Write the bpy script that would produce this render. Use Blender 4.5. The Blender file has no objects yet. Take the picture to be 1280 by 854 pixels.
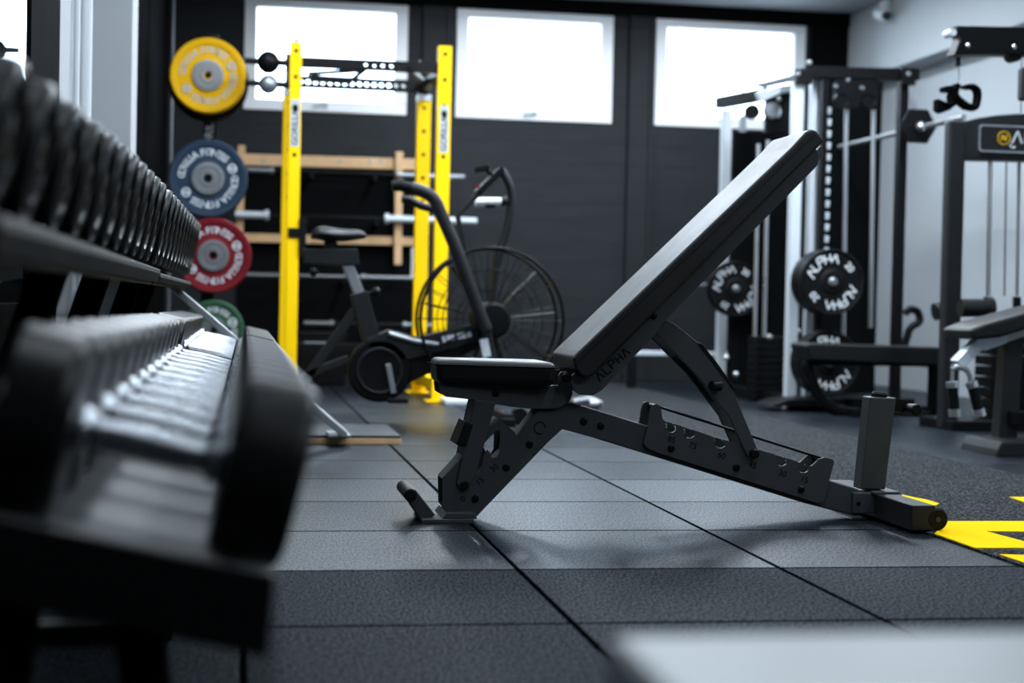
import bpy, math, random
from mathutils import Vector, Matrix
random.seed(7)
S = bpy.context.scene
COL = S.collection
PI = math.pi

# ------------------------------------------------------------------ camera model (1280x854)
YAW, PIT, ROL, FPX = 0.16759, -0.024187, 0.021363, 2036.54
CAM = Vector((0, 0, 0.6))
_f = Vector((math.sin(YAW)*math.cos(PIT), math.cos(YAW)*math.cos(PIT), math.sin(PIT)))
_r0 = Vector((math.cos(YAW), -math.sin(YAW), 0))
_u0 = _r0.cross(_f)
_r = math.cos(ROL)*_r0 + math.sin(ROL)*_u0
_u = -math.sin(ROL)*_r0 + math.cos(ROL)*_u0
def ray(x, y): return _f*FPX + _r*(x-640) - _u*(y-427)
def A(x, y, Y):                       # point seen at (x, y) standing at distance Y
    d = ray(x, y); return CAM + d*(Y/d.y)
def G(x, y, z=0.0):                   # point seen at (x, y) lying at height z
    d = ray(x, y); return CAM + d*((z-0.6)/d.z)
def XZ(pts, Y): return [(A(x, y, Y).x, A(x, y, Y).z) for x, y in pts]

cd = bpy.data.cameras.new('camera'); cam = bpy.data.objects.new('camera', cd); COL.objects.link(cam)
cam.matrix_world = Matrix(((_r.x, _u.x, -_f.x, 0), (_r.y, _u.y, -_f.y, 0), (_r.z, _u.z, -_f.z, 0.6), (0, 0, 0, 1)))
cd.sensor_width = 36; cd.lens = FPX/1280*36; cd.clip_start = 0.05
cd.dof.use_dof = True; cd.dof.focus_distance = 4.42; cd.dof.aperture_fstop = 2.7
S.camera = cam
S.view_settings.view_transform = 'Standard'; S.view_settings.look = 'None'
S.view_settings.gamma = 1; S.view_settings.use_curve_mapping = False
S.view_settings.exposure = 0.0

# ------------------------------------------------------------------ materials
def mat(name, col, rough=0.5, metal=0.0, spec=0.5, coat=0.0, nscale=0, namt=0.0, bump=0.0, bscale=200, emit=None):
    m = bpy.data.materials.new(name); m.use_nodes = True
    nt = m.node_tree; b = nt.nodes['Principled BSDF']
    b.inputs['Base Color'].default_value = (*col, 1)
    b.inputs['Roughness'].default_value = rough; b.inputs['Metallic'].default_value = metal
    b.inputs['Specular IOR Level'].default_value = spec; b.inputs['Coat Weight'].default_value = coat
    tc = nt.nodes.new('ShaderNodeTexCoord')
    n = nt.nodes.new('ShaderNodeTexNoise'); n.inputs['Scale'].default_value = nscale or 9
    n.inputs['Detail'].default_value = 4
    nt.links.new(tc.outputs['Object'], n.inputs['Vector'])
    r = nt.nodes.new('ShaderNodeMapRange')
    r.inputs['To Min'].default_value = max(0.02, rough-0.06); r.inputs['To Max'].default_value = min(1, rough+0.06)
    nt.links.new(n.outputs['Fac'], r.inputs['Value']); nt.links.new(r.outputs['Result'], b.inputs['Roughness'])
    if namt:
        mx = nt.nodes.new('ShaderNodeMixRGB'); mx.blend_type = 'MIX'
        mx.inputs['Color1'].default_value = (*[c*(1-namt) for c in col], 1)
        mx.inputs['Color2'].default_value = (*[min(1, c*(1+namt)) for c in col], 1)
        nt.links.new(n.outputs['Fac'], mx.inputs['Fac']); nt.links.new(mx.outputs['Color'], b.inputs['Base Color'])
    if bump:
        n2 = nt.nodes.new('ShaderNodeTexNoise'); n2.inputs['Scale'].default_value = bscale
        nt.links.new(tc.outputs['Object'], n2.inputs['Vector'])
        bp = nt.nodes.new('ShaderNodeBump'); bp.inputs['Strength'].default_value = bump; bp.inputs['Distance'].default_value = 0.002
        nt.links.new(n2.outputs['Fac'], bp.inputs['Height']); nt.links.new(bp.outputs['Normal'], b.inputs['Normal'])
    if emit:
        b.inputs['Emission Color'].default_value = (*emit[:3], 1); b.inputs['Emission Strength'].default_value = emit[3]
    return m

M = {}
M['benchsteel'] = mat('textured_grey_black_steel', (0.029, 0.0325, 0.036), 0.5, 0, 0.3, bump=0.15, bscale=500)
M['frame']   = mat('matte_black_steel', (0.0110, 0.0124, 0.0140), 0.48, 0, 0.24, bump=0.15, bscale=500)
M['dark']    = mat('black_steel', (0.0030, 0.0034, 0.0040), 0.42, 0, 0.14)
M['flat']    = mat('dull_black', (0.004, 0.0045, 0.005), 0.9, 0, 0.03)
M['vinyl']   = mat('black_vinyl', (0.0030, 0.0035, 0.0042), 0.4, 0, 0.38, bump=0.25, bscale=700)
M['rubber']  = mat('black_rubber', (0.0035, 0.0038, 0.0043), 0.5, 0, 0.13, bump=0.1, bscale=400)
M['urethane']= mat('black_urethane', (0.0030, 0.0033, 0.0037), 0.36, 0, 0.17)
M['chrome']  = mat('brushed_chrome', (0.66, 0.69, 0.72), 0.30, 1.0)
M['knurl']   = mat('knurled_steel', (0.36, 0.385, 0.41), 0.17, 1.0, bump=0.3, bscale=600)
M['silver']  = mat('silver_paint', (0.60, 0.65, 0.70), 0.40, 0.15)
M['faceblack'] = mat('matt_rubber_face', (0.003, 0.0033, 0.0037), 0.8, 0, 0.02)
M['railtop'] = mat('rail_edge_highlight', (0.10, 0.11, 0.12), 0.45, 0, 0.3)  # paler strip along the lip top, its edge highlight given as colour
M['railmetal'] = mat('dark_rail_coat', (0.0060, 0.0066, 0.0074), 0.6, 0.0, 0.04)
M['steel']   = mat('grey_steel', (0.30, 0.32, 0.34), 0.4, 0.7)
M['yellow']  = mat('yellow_powder_coat', (1.0, 0.62, 0.0), 0.5, 0, 0.15)
M['yplate']  = mat('yellow_rubber', (0.72, 0.39, 0.0), 0.55, 0, 0.15)
M['blue']    = mat('blue_rubber', (0.017, 0.034, 0.062), 0.5, 0, 0.2)
M['red']     = mat('red_rubber', (0.15, 0.005, 0.010), 0.5, 0, 0.2)
M['hubmetal']= mat('dull_hub_metal', (0.20, 0.21, 0.22), 0.45, 0.8)
M['green']   = mat('green_rubber', (0.030, 0.088, 0.042), 0.5, 0, 0.2)
M['print']   = mat('pale_print', (0.62, 0.66, 0.70), 0.6)
M['greyprint']= mat('grey_print', (0.42, 0.46, 0.50), 0.6)
M['engrave'] = mat('engraved_mark', (0.006, 0.006, 0.007), 0.8, 0, 0.1)
M['white']   = mat('white_paint', (0.66, 0.69, 0.72), 0.55, 0, 0.4)
M['boxwhite']= mat('white_laminate', (0.16, 0.174, 0.182), 0.45, 0, 0.4, nscale=4, namt=0.05)
M['frameW']  = mat('white_window_frame', (0.90, 0.91, 0.93), 0.4)
M['wallL']   = mat('white_side_paint', (0.42, 0.44, 0.46), 0.75, 0, 0.3, nscale=2, namt=0.05)
M['wallW']   = mat('white_wall_paint', (0.40, 0.43, 0.455), 0.75, 0, 0.3, nscale=2, namt=0.05, bump=0.1, bscale=60)
M['ceil']    = mat('ceiling_paint', (0.42, 0.44, 0.47), 0.85, 0, 0.2, nscale=3, namt=0.05)
M['wood']    = mat('pale_timber', (0.60, 0.38, 0.20), 0.55, 0, 0.3, nscale=14, namt=0.25)
M['mirror']  = mat('mirror_glass', (0.86, 0.88, 0.90), 0.0, 1.0)
M['cloth']   = mat('black_cloth', (0.003, 0.003, 0.0035), 0.95, 0, 0.03, bump=0.3, bscale=300)
M['ypaint']  = mat('yellow_turf', (0.78, 0.50, 0.0), 0.9, 0, 0.04, nscale=420, namt=0.10, bump=0.6, bscale=420)
M['lens']    = mat('dark_lens', (0.004, 0.004, 0.005), 0.1)
M['boardtop']= mat('grey_board', (0.020, 0.023, 0.027), 0.5, 0, 0.4, nscale=60, namt=0.2)
M['mirror'].node_tree.nodes['Principled BSDF'].inputs['Roughness'].default_value = 0.0
for l in list(M['mirror'].node_tree.links):
    if l.to_socket.name == 'Roughness': M['mirror'].node_tree.links.remove(l)

def glass_mat():
    m = bpy.data.materials.new('window_glass'); m.use_nodes = True; nt = m.node_tree
    nt.nodes.remove(nt.nodes['Principled BSDF']); out = nt.nodes['Material Output']
    t = nt.nodes.new('ShaderNodeBsdfTransparent'); t.inputs['Color'].default_value = (0.95, 0.98, 1, 1)
    g = nt.nodes.new('ShaderNodeBsdfGlossy'); g.inputs['Roughness'].default_value = 0.02
    fr = nt.nodes.new('ShaderNodeFresnel'); fr.inputs['IOR'].default_value = 1.45
    mx = nt.nodes.new('ShaderNodeMixShader')
    nt.links.new(fr.outputs[0], mx.inputs[0]); nt.links.new(t.outputs[0], mx.inputs[1]); nt.links.new(g.outputs[0], mx.inputs[2])
    nt.links.new(mx.outputs[0], out.inputs[0]); return m
M['glass'] = glass_mat()

TILE, TX, TY = 0.61241, 0.63127, 4.81466
def N(nt, t, **k):
    n = nt.nodes.new(t)
    for a, v in k.items(): setattr(n, a, v)
    return n
def mth(nt, op, a, b=None, c=None):
    n = N(nt, 'ShaderNodeMath', operation=op)
    for i, v in enumerate((a, b, c)):
        if v is None: continue
        if isinstance(v, (int, float)): n.inputs[i].default_value = v
        else: nt.links.new(v, n.inputs[i])
    return n.outputs[0]
def floor_mat():
    m = bpy.data.materials.new('rubber_gym_tiles'); m.use_nodes = True; nt = m.node_tree; L = nt.links
    b = nt.nodes['Principled BSDF']
    tc = N(nt, 'ShaderNodeTexCoord'); sp = N(nt, 'ShaderNodeSeparateXYZ'); L.new(tc.outputs['Object'], sp.inputs[0])
    x, y = sp.outputs[0], sp.outputs[1]
    def joint(v, off):
        q = mth(nt, 'DIVIDE', mth(nt, 'SUBTRACT', v, off), TILE)
        d = mth(nt, 'ABSOLUTE', mth(nt, 'SUBTRACT', mth(nt, 'FRACT', mth(nt, 'ADD', q, 100.5)), 0.5))
        return mth(nt, 'MULTIPLY', d, TILE), mth(nt, 'FLOOR', mth(nt, 'ADD', q, 100.0))
    dx, ix = joint(x, TX); dy, iy = joint(y, TY)
    d = mth(nt, 'MINIMUM', dx, dy)
    mr = N(nt, 'ShaderNodeMapRange', interpolation_type='SMOOTHSTEP'); L.new(d, mr.inputs['Value'])
    mr.inputs['From Min'].default_value = 0.0032; mr.inputs['From Max'].default_value = 0.0085
    tiled = mth(nt, 'LESS_THAN', x, 1.835)
    line = mth(nt, 'MULTIPLY', mth(nt, 'SUBTRACT', 1.0, mr.outputs[0]), tiled)       # 1 in the joint
    cb = N(nt, 'ShaderNodeCombineXYZ'); L.new(ix, cb.inputs[0]); L.new(iy, cb.inputs[1])
    wn = N(nt, 'ShaderNodeTexWhiteNoise', noise_dimensions='2D'); L.new(cb.outputs[0], wn.inputs['Vector'])
    fine = N(nt, 'ShaderNodeTexNoise'); fine.inputs['Scale'].default_value = 190; fine.inputs['Detail'].default_value = 2
    gm = N(nt, 'ShaderNodeMapping'); gm.inputs['Scale'].default_value = (1.0, 0.42, 1); L.new(tc.outputs['Object'], gm.inputs['Vector']); L.new(gm.outputs[0], fine.inputs['Vector'])
    mp = N(nt, 'ShaderNodeMapping'); mp.inputs['Scale'].default_value = (3, 22, 1); L.new(tc.outputs['Object'], mp.inputs['Vector'])
    st = N(nt, 'ShaderNodeTexNoise'); st.inputs['Scale'].default_value = 2.2; st.inputs['Detail'].default_value = 6; st.inputs['Roughness'].default_value = 0.65
    L.new(mp.outputs[0], st.inputs['Vector'])
    gf = mth(nt, 'MAXIMUM', mth(nt, 'MULTIPLY', mth(nt, 'SUBTRACT', fine.outputs['Fac'], 0.42), 9.0), 0.0)
    v = mth(nt, 'MULTIPLY', mth(nt, 'ADD', 0.35, gf), mth(nt, 'ADD', 0.4, mth(nt, 'MULTIPLY', st.outputs['Fac'], 1.2)))
    v = mth(nt, 'MULTIPLY', v, mth(nt, 'ADD', 0.85, mth(nt, 'MULTIPLY', wn.outputs['Value'], 0.3)))
    v = mth(nt, 'MULTIPLY', v, mth(nt, 'SUBTRACT', 1.0, mth(nt, 'MULTIPLY', line, 0.9)))
    col = N(nt, 'ShaderNodeVectorMath', operation='SCALE'); col.inputs[0].default_value = (0.0062, 0.0083, 0.0110); L.new(v, col.inputs['Scale'])
    L.new(col.outputs[0], b.inputs['Base Color'])
    dull_rows = mth(nt, 'MULTIPLY', mth(nt, 'LESS_THAN', iy, 97.5), tiled)      # sheen drop put into the gloss: rows on the camera side made duller
    rg = mth(nt, 'ADD', 0.27, mth(nt, 'ADD', mth(nt, 'MULTIPLY', st.outputs['Fac'], 0.16), mth(nt, 'MULTIPLY', wn.outputs['Value'], 0.06)))
    rg = mth(nt, 'ADD', rg, mth(nt, 'MULTIPLY', line, 0.4)); rg = mth(nt, 'ADD', rg, mth(nt, 'MULTIPLY', dull_rows, 0.22)); L.new(rg, b.inputs['Roughness'])
    sv = mth(nt, 'MULTIPLY', mth(nt, 'ADD', 0.13, mth(nt, 'MULTIPLY', wn.outputs['Value'], 0.16)), mth(nt, 'SUBTRACT', 1.0, mth(nt, 'MULTIPLY', dull_rows, 0.86)))
    sv = mth(nt, 'MULTIPLY', mth(nt, 'MULTIPLY', sv, mth(nt, 'SUBTRACT', 1.0, line)), mth(nt, 'ADD', 0.25, gf))
    sv = mth(nt, 'MULTIPLY', sv, mth(nt, 'ADD', 0.55, mth(nt, 'MULTIPLY', st.outputs['Fac'], 0.9))); L.new(sv, b.inputs['Specular IOR Level']); b.inputs['Specular Tint'].default_value = (0.55, 0.78, 1.0, 1)
    bp = N(nt, 'ShaderNodeBump'); bp.inputs['Strength'].default_value = 0.5; bp.inputs['Distance'].default_value = 0.0012
    h = mth(nt, 'SUBTRACT', mth(nt, 'MULTIPLY', fine.outputs['Fac'], 0.6), mth(nt, 'MULTIPLY', line, 6.0))
    L.new(h, bp.inputs['Height']); L.new(bp.outputs[0], b.inputs['Normal'])
    return m
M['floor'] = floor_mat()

def turf_mat():
    m = mat('black_turf', (0.014, 0.016, 0.018), 0.9, 0, 0.08); nt = m.node_tree; L = nt.links; b = nt.nodes['Principled BSDF']
    tc = N(nt, 'ShaderNodeTexCoord'); n = N(nt, 'ShaderNodeTexNoise'); n.inputs['Scale'].default_value = 120; n.inputs['Detail'].default_value = 3
    L.new(tc.outputs['Object'], n.inputs['Vector'])
    cr = N(nt, 'ShaderNodeValToRGB'); cr.color_ramp.elements[0].position = 0.50; cr.color_ramp.elements[0].color = (0.003, 0.0035, 0.004, 1)
    cr.color_ramp.elements[1].position = 0.66; cr.color_ramp.elements[1].color = (0.10, 0.11, 0.12, 1)
    L.new(n.outputs['Fac'], cr.inputs[0]); L.new(cr.outputs[0], b.inputs['Base Color'])
    bp = N(nt, 'ShaderNodeBump'); bp.inputs['Strength'].default_value = 0.9; bp.inputs['Distance'].default_value = 0.006
    L.new(n.outputs['Fac'], bp.inputs['Height']); L.new(bp.outputs[0], b.inputs['Normal']); return m
M['turf'] = turf_mat()

def board_mat():
    m = mat('black_painted_boards', (0.020, 0.023, 0.027), 0.6, 0, 0.22); nt = m.node_tree; L = nt.links; b = nt.nodes['Principled BSDF']
    tc = N(nt, 'ShaderNodeTexCoord'); sp = N(nt, 'ShaderNodeSeparateXYZ'); L.new(tc.outputs['Object'], sp.inputs[0])
    q = mth(nt, 'FRACT', mth(nt, 'DIVIDE', sp.outputs[2], 0.155))
    d = mth(nt, 'ABSOLUTE', mth(nt, 'SUBTRACT', q, 0.5))
    gr = mth(nt, 'GREATER_THAN', d, 0.475)
    mp = N(nt, 'ShaderNodeMapping'); mp.inputs['Scale'].default_value = (1.2, 1, 9); L.new(tc.outputs['Object'], mp.inputs['Vector'])
    n = N(nt, 'ShaderNodeTexNoise'); n.inputs['Scale'].default_value = 2.4; n.inputs['Detail'].default_value = 5; L.new(mp.outputs[0], n.inputs['Vector'])
    v = mth(nt, 'MULTIPLY', mth(nt, 'ADD', 0.55, mth(nt, 'MULTIPLY', n.outputs['Fac'], 0.9)), mth(nt, 'SUBTRACT', 1.0, mth(nt, 'MULTIPLY', gr, 0.35)))
    c = N(nt, 'ShaderNodeVectorMath', operation='SCALE'); c.inputs[0].default_value = (0.0125, 0.0145, 0.017); L.new(v, c.inputs['Scale'])
    L.new(c.outputs[0], b.inputs['Base Color'])
    bp = N(nt, 'ShaderNodeBump'); bp.inputs['Strength'].default_value = 0.4; bp.inputs['Distance'].default_value = 0.01
    L.new(mth(nt, 'SUBTRACT', mth(nt, 'MULTIPLY', n.outputs['Fac'], 0.3), gr), bp.inputs['Height']); L.new(bp.outputs[0], b.inputs['Normal'])
    return m
M['boards'] = board_mat()

# ------------------------------------------------------------------ mesh builder
def frame_of(d):
    d = d.normalized(); a = Vector((0, 0, 1)) if abs(d.z) < 0.9 else Vector((1, 0, 0))
    u = a.cross(d).normalized(); return u, d.cross(u).normalized()
class MB:
    def __init__(s): s.v = []; s.f = []; s.sm = []; s.second = None
    def add(s, vs, fs, smooth=False):
        b = len(s.v); s.v += [Vector(p) for p in vs]
        for q in fs: s.f.append([b+i for i in q]); s.sm.append(smooth)
        return s
    def hexa(s, p):      # p: bottom 4, top 4
        return s.add(p, [(3, 2, 1, 0), (4, 5, 6, 7), (0, 1, 5, 4), (1, 2, 6, 5), (2, 3, 7, 6), (3, 0, 4, 7)])
    def box(s, lo, hi):
        (a, b, c), (d, e, f) = lo, hi
        return s.hexa([(a, b, c), (d, b, c), (d, e, c), (a, e, c), (a, b, f), (d, b, f), (d, e, f), (a, e, f)])
    def cbox(s, c, sz): return s.box([c[i]-sz[i]/2 for i in range(3)], [c[i]+sz[i]/2 for i in range(3)])
    def bar(s, p0, p1, w, h, up=None):   # rectangular bar between two points
        p0, p1 = Vector(p0), Vector(p1); d = (p1-p0).normalized()
        up = Vector(up) if up else (Vector((0, 0, 1)) if abs(d.z) < 0.95 else Vector((0, 1, 0)))
        a = d.cross(up).normalized(); b = a.cross(d).normalized()
        r = []
        for p in (p0, p1):
            r += [p-a*w/2-b*h/2, p+a*w/2-b*h/2, p+a*w/2+b*h/2, p-a*w/2+b*h/2]
        return s.hexa(r)
    def prism(s, poly, y0, y1):          # polygon in x-z, extruded along y
        area = sum(poly[i][0]*poly[(i+1) % len(poly)][1]-poly[(i+1) % len(poly)][0]*poly[i][1] for i in range(len(poly)))
        if area < 0: poly = poly[::-1]
        n = len(poly)
        vs = [(x, y0, z) for x, z in poly]+[(x, y1, z) for x, z in poly]
        return s.add(vs, [tuple(range(n)), tuple(range(2*n-1, n-1, -1))]+[(i, i+n, (i+1) % n+n, (i+1) % n) for i in range(n)])
    def prismz(s, poly, z0, z1):
        area = sum(poly[i][0]*poly[(i+1) % len(poly)][1]-poly[(i+1) % len(poly)][0]*poly[i][1] for i in range(len(poly)))
        if area < 0: poly = poly[::-1]
        n = len(poly)
        vs = [(x, y, z0) for x, y in poly]+[(x, y, z1) for x, y in poly]
        return s.add(vs, [tuple(range(n-1, -1, -1)), tuple(range(n, 2*n))]+[(i, (i+1) % n, (i+1) % n+n, i+n) for i in range(n)])
    def tube(s, pts, r, n=12, closed=False, caps=True):
        pts = [Vector(p) for p in pts]; m = len(pts)
        rs = r if isinstance(r, (list, tuple)) else [r]*m
        vs = []; u = None
        for i, p in enumerate(pts):
            if closed: d = pts[(i+1) % m]-pts[i-1]
            else: d = pts[min(i+1, m-1)]-pts[max(i-1, 0)]
            d.normalize()
            if u is None: u, _ = frame_of(d)
            else:
                u = u-d*u.dot(d); u.normalize()
            w = d.cross(u)
            vs += [p+(u*math.cos(2*PI*k/n)+w*math.sin(2*PI*k/n))*rs[i] for k in range(n)]
        fs = []
        for i in range(m if closed else m-1):
            j = (i+1) % m
            fs += [(i*n+k, i*n+(k+1) % n, j*n+(k+1) % n, j*n+k) for k in range(n)]
        s.add(vs, fs, True)
        if caps and not closed:
            s.add(vs[:n], [tuple(range(n-1, -1, -1))]); s.add(vs[-n:], [tuple(range(n))])
        return s
    def lathe(s, prof, o, d, n=32, smooth=True):   # prof: (r, t) along axis d
        o, d = Vector(o), Vector(d).normalized(); u, w = frame_of(d); m = len(prof)
        ring = lambda r, t: [o+d*t+(u*math.cos(2*PI*k/n)+w*math.sin(2*PI*k/n))*r for k in range(n)]
        for i in range(m-1):       # separate bands keep hard edges
            (r0, t0), (r1, t1) = prof[i], prof[i+1]
            if r0 < 1e-6: s.add([o+d*t0]+ring(r1, t1), [(0, 1+(k+1) % n, 1+k) for k in range(n)], smooth)
            elif r1 < 1e-6: s.add(ring(r0, t0)+[o+d*t1], [(k, (k+1) % n, n) for k in range(n)], smooth)
            else: s.add(ring(r0, t0)+ring(r1, t1), [(k, (k+1) % n, n+(k+1) % n, n+k) for k in range(n)], smooth)
        return s
    def cyl(s, p0, p1, r, n=24):
        p0, p1 = Vector(p0), Vector(p1); L = (p1-p0).length
        return s.lathe([(0, 0), (r, 0), (r, L), (0, L)], p0, p1-p0, n)
    def ball(s, c, r, n=20, sq=(1, 1, 1)):
        c = Vector(c); m = n//2; vs = []; fs = []
        for i in range(m+1):
            th = PI*i/m
            for k in range(n):
                ph = 2*PI*k/n
                vs.append(c+Vector((math.sin(th)*math.cos(ph)*r*sq[0], math.sin(th)*math.sin(ph)*r*sq[1], math.cos(th)*r*sq[2])))
        for i in range(m):
            fs += [(i*n+k, (i+1)*n+k, (i+1)*n+(k+1) % n, i*n+(k+1) % n) for k in range(n)]
        return s.add(vs, fs, True)
    def build(s, name, m, parent=None, bevel=0, seg=2, loc=None):
        off = Vector((0, 0, 0)); p = parent
        while p is not None: off += p.location; p = p.parent
        if loc is not None and parent is None: off = Vector(loc)
        me = bpy.data.meshes.new(name)
        me.from_pydata([v-off for v in s.v], [], s.f)
        me.polygons.foreach_set('use_smooth', s.sm); me.update()
        me.materials.append(M[m] if isinstance(m, str) else m)
        if s.second:
            me.materials.append(M[s.second[1]]); me.polygons.foreach_set('material_index', [1 if i >= s.second[0] else 0 for i in range(len(s.f))])
        o = bpy.data.objects.new(name, me); COL.objects.link(o)
        if loc is not None and parent is None: o.location = loc
        if parent is not None: o.parent = parent
        if bevel:
            b = o.modifiers.new('bevel', 'BEVEL'); b.width = bevel; b.segments = seg; b.limit_method = 'ANGLE'; b.angle_limit = 0.6
            b.harden_normals = False
        return o

def thing(name, loc, label, cat, group=None):
    o = bpy.data.objects.new(name, None); COL.objects.link(o); o.location = loc; o.empty_display_size = 0.1
    return tag(o, label, cat, group)
def tag(o, label, cat, group=None, kind=None):
    o['label'] = label; o['category'] = cat
    if group: o['group'] = group
    if kind: o['kind'] = kind
    return o
def struct(o, label=None, cat=None):
    o['kind'] = 'structure'
    if label: o['label'] = label
    if cat: o['category'] = cat
    return o

# flat shapes with holes, and lettering: 2D filled curves turned into mesh data
def curve_mesh(splines, depth):
    c = bpy.data.curves.new('tmp', 'CURVE'); c.dimensions = '2D'; c.fill_mode = 'BOTH'; c.extrude = depth/2
    for pts in splines:
        s = c.splines.new('POLY'); s.points.add(len(pts)-1); s.use_cyclic_u = True
        for q, (x, y) in zip(s.points, pts): q.co = (x, y, 0, 1)
    return _data(c)
def _data(c):
    o = bpy.data.objects.new('tmp', c); COL.objects.link(o)
    bpy.context.view_layer.update()
    me = bpy.data.meshes.new_from_object(o.evaluated_get(bpy.context.evaluated_depsgraph_get()))
    r = [v.co.copy() for v in me.vertices], [tuple(p.vertices) for p in me.polygons]
    bpy.data.objects.remove(o); bpy.data.curves.remove(c); bpy.data.meshes.remove(me)
    return r
_tc = {}
def text_data(t, depth=0.02):
    if t not in _tc:
        c = bpy.data.curves.new('tmp', 'FONT'); c.body = t; c.size = 1.0; c.extrude = depth/2; c.resolution_u = 3
        c.align_x = 'CENTER'; c.align_y = 'CENTER'; c.offset = 0.012
        _tc[t] = _data(c)
    return _tc[t]
def put(mb, data, o, ex, ey, sc=1.0, zs=None):
    o, ex, ey = Vector(o), Vector(ex).normalized(), Vector(ey).normalized(); ez = ex.cross(ey)
    vs, fs = data
    return mb.add([o+ex*v.x*sc+ey*v.y*sc+ez*v.z*(zs if zs is not None else sc) for v in vs], fs)
def arc_text(mb, t, c, r, size, a0, step, ex=(1, 0, 0), ey=(0, 0, 1), depth=0.15, flip=False):
    # letters round a circle; a0 = angle of the middle, running clockwise
    c, ex, ey = Vector(c), Vector(ex), Vector(ey); n = len(t)
    for i, ch in enumerate(t):
        if ch == ' ': continue
        a = a0-(i-(n-1)/2)*step*(-1 if flip else 1)
        rad = ex*math.cos(a)+ey*math.sin(a); tan = ex*math.sin(a)-ey*math.cos(a)
        if flip: put(mb, text_data(ch), c+rad*r, -tan, -rad, size, depth)
        else: put(mb, text_data(ch), c+rad*r, tan, rad, size, depth)
    return mb
def circ(x, y, r, n=16): return [(x+r*math.cos(2*PI*k/n), y+r*math.sin(2*PI*k/n)) for k in range(n)]
def plate_xz(mb, splines, y0, y1):     # x-z outline with holes, between two distances
    vs, fs = curve_mesh(splines, 1.0)
    ym, yd = (y0+y1)/2, (y1-y0)
    return mb.add([(v.x, ym+v.z*yd, v.y) for v in vs], fs)

# ================================================================== THE ROOM
XL, XR, YB, YF, ZC = -0.62, 5.05, 12.6, -3.2, 2.98
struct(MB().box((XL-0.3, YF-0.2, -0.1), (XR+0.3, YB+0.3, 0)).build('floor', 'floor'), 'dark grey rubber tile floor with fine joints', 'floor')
struct(MB().box((XL-0.3, YF-0.2, ZC), (XR+0.3, YB+0.3, ZC+0.15)).build('ceiling', 'ceil'), 'plain light ceiling', 'ceiling')
WIN = [(0.04, 1.245), (1.665, 2.87), (3.255, 4.455)]; WZ0, WZ1 = 2.045, 2.85
wb = MB()
wb.box((XL-0.3, YB, 0), (XR+0.3, YB+0.25, WZ0)); wb.box((XL-0.3, YB, WZ1), (XR+0.3, YB+0.25, ZC))
xs = [XL-0.3]+[q for w in WIN for q in w]+[XR+0.3]
for a, b in zip(xs[0::2], xs[1::2]): wb.box((a, YB, WZ0), (b, YB+0.25, WZ1))
struct(wb.build('wall_back', 'boards'), 'black painted board wall under the high windows', 'wall')
struct(MB().box((XR, YF-0.2, 0), (XR+0.2, YB+0.25, ZC)).build('wall_right', 'wallW'), 'white wall behind the cable machines', 'wall')
struct(MB().box((XL-0.3, YF-0.2, 0), (XR+0.3, YF, ZC)).build('wall_front', 'boards'), 'dark wall facing the windows', 'wall')
struct(MB().box((XL-0.2, YF-0.2, 0), (XL, YB+0.25, ZC)).build('wall_left', 'wallL'), 'white wall beside the dumbbell racks', 'wall')
struct(MB().box((XL, 6.8, 0), (-0.437, 7.15, ZC)).build('pillar', 'wallL', bevel=0.004), 'white pillar beyond the mirror', 'pillar')
struct(MB().box((XL, 4.90, 0), (XL+0.02, 5.66, ZC)).build('trim_1', 'flat'), 'black panel on the wall between mirror and white pillar', 'wall panel')
struct(MB().box((XL, YF, 0), (XL+0.015, 4.90, 0.565)).build('trim_2', 'boards'), 'dark panel under the wall mirror', 'wall panel')
struct(MB().box((XR-0.22, YF, 2.42), (XR, YB, ZC)).build('trim_3', 'wallW', bevel=0.006), 'white boxed bulkhead along the top of the white wall', 'bulkhead')
struct(MB().box((XL, YB-0.05, 2.875), (XR-0.22, YB, ZC)).build('trim_4', 'flat'), 'black header board above the windows', 'trim')
for i, (a, b) in enumerate(((1.41, 1.565), (3.05, 3.185))):
    t = MB(); t.box((a, YB-0.03, 0), (b, YB, 2.875)); t.box((a-0.03, YB-0.05, 0), (a, YB, 2.875)); t.box((b, YB-0.05, 0), (b+0.03, YB, 2.875))
    struct(t.build('trim_%d' % (5+i), 'boards'), 'black vertical batten between the ' + ('first and second' if i == 0 else 'second and third') + ' windows', 'trim')
# slim board joints of the black wall by the corner
struct(MB().box((4.52, YB-0.02, 0), (XR-0.02, YB, 2.875)).build('trim_7', 'flat'), 'black corner boarding beside the white wall', 'trim')

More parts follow.
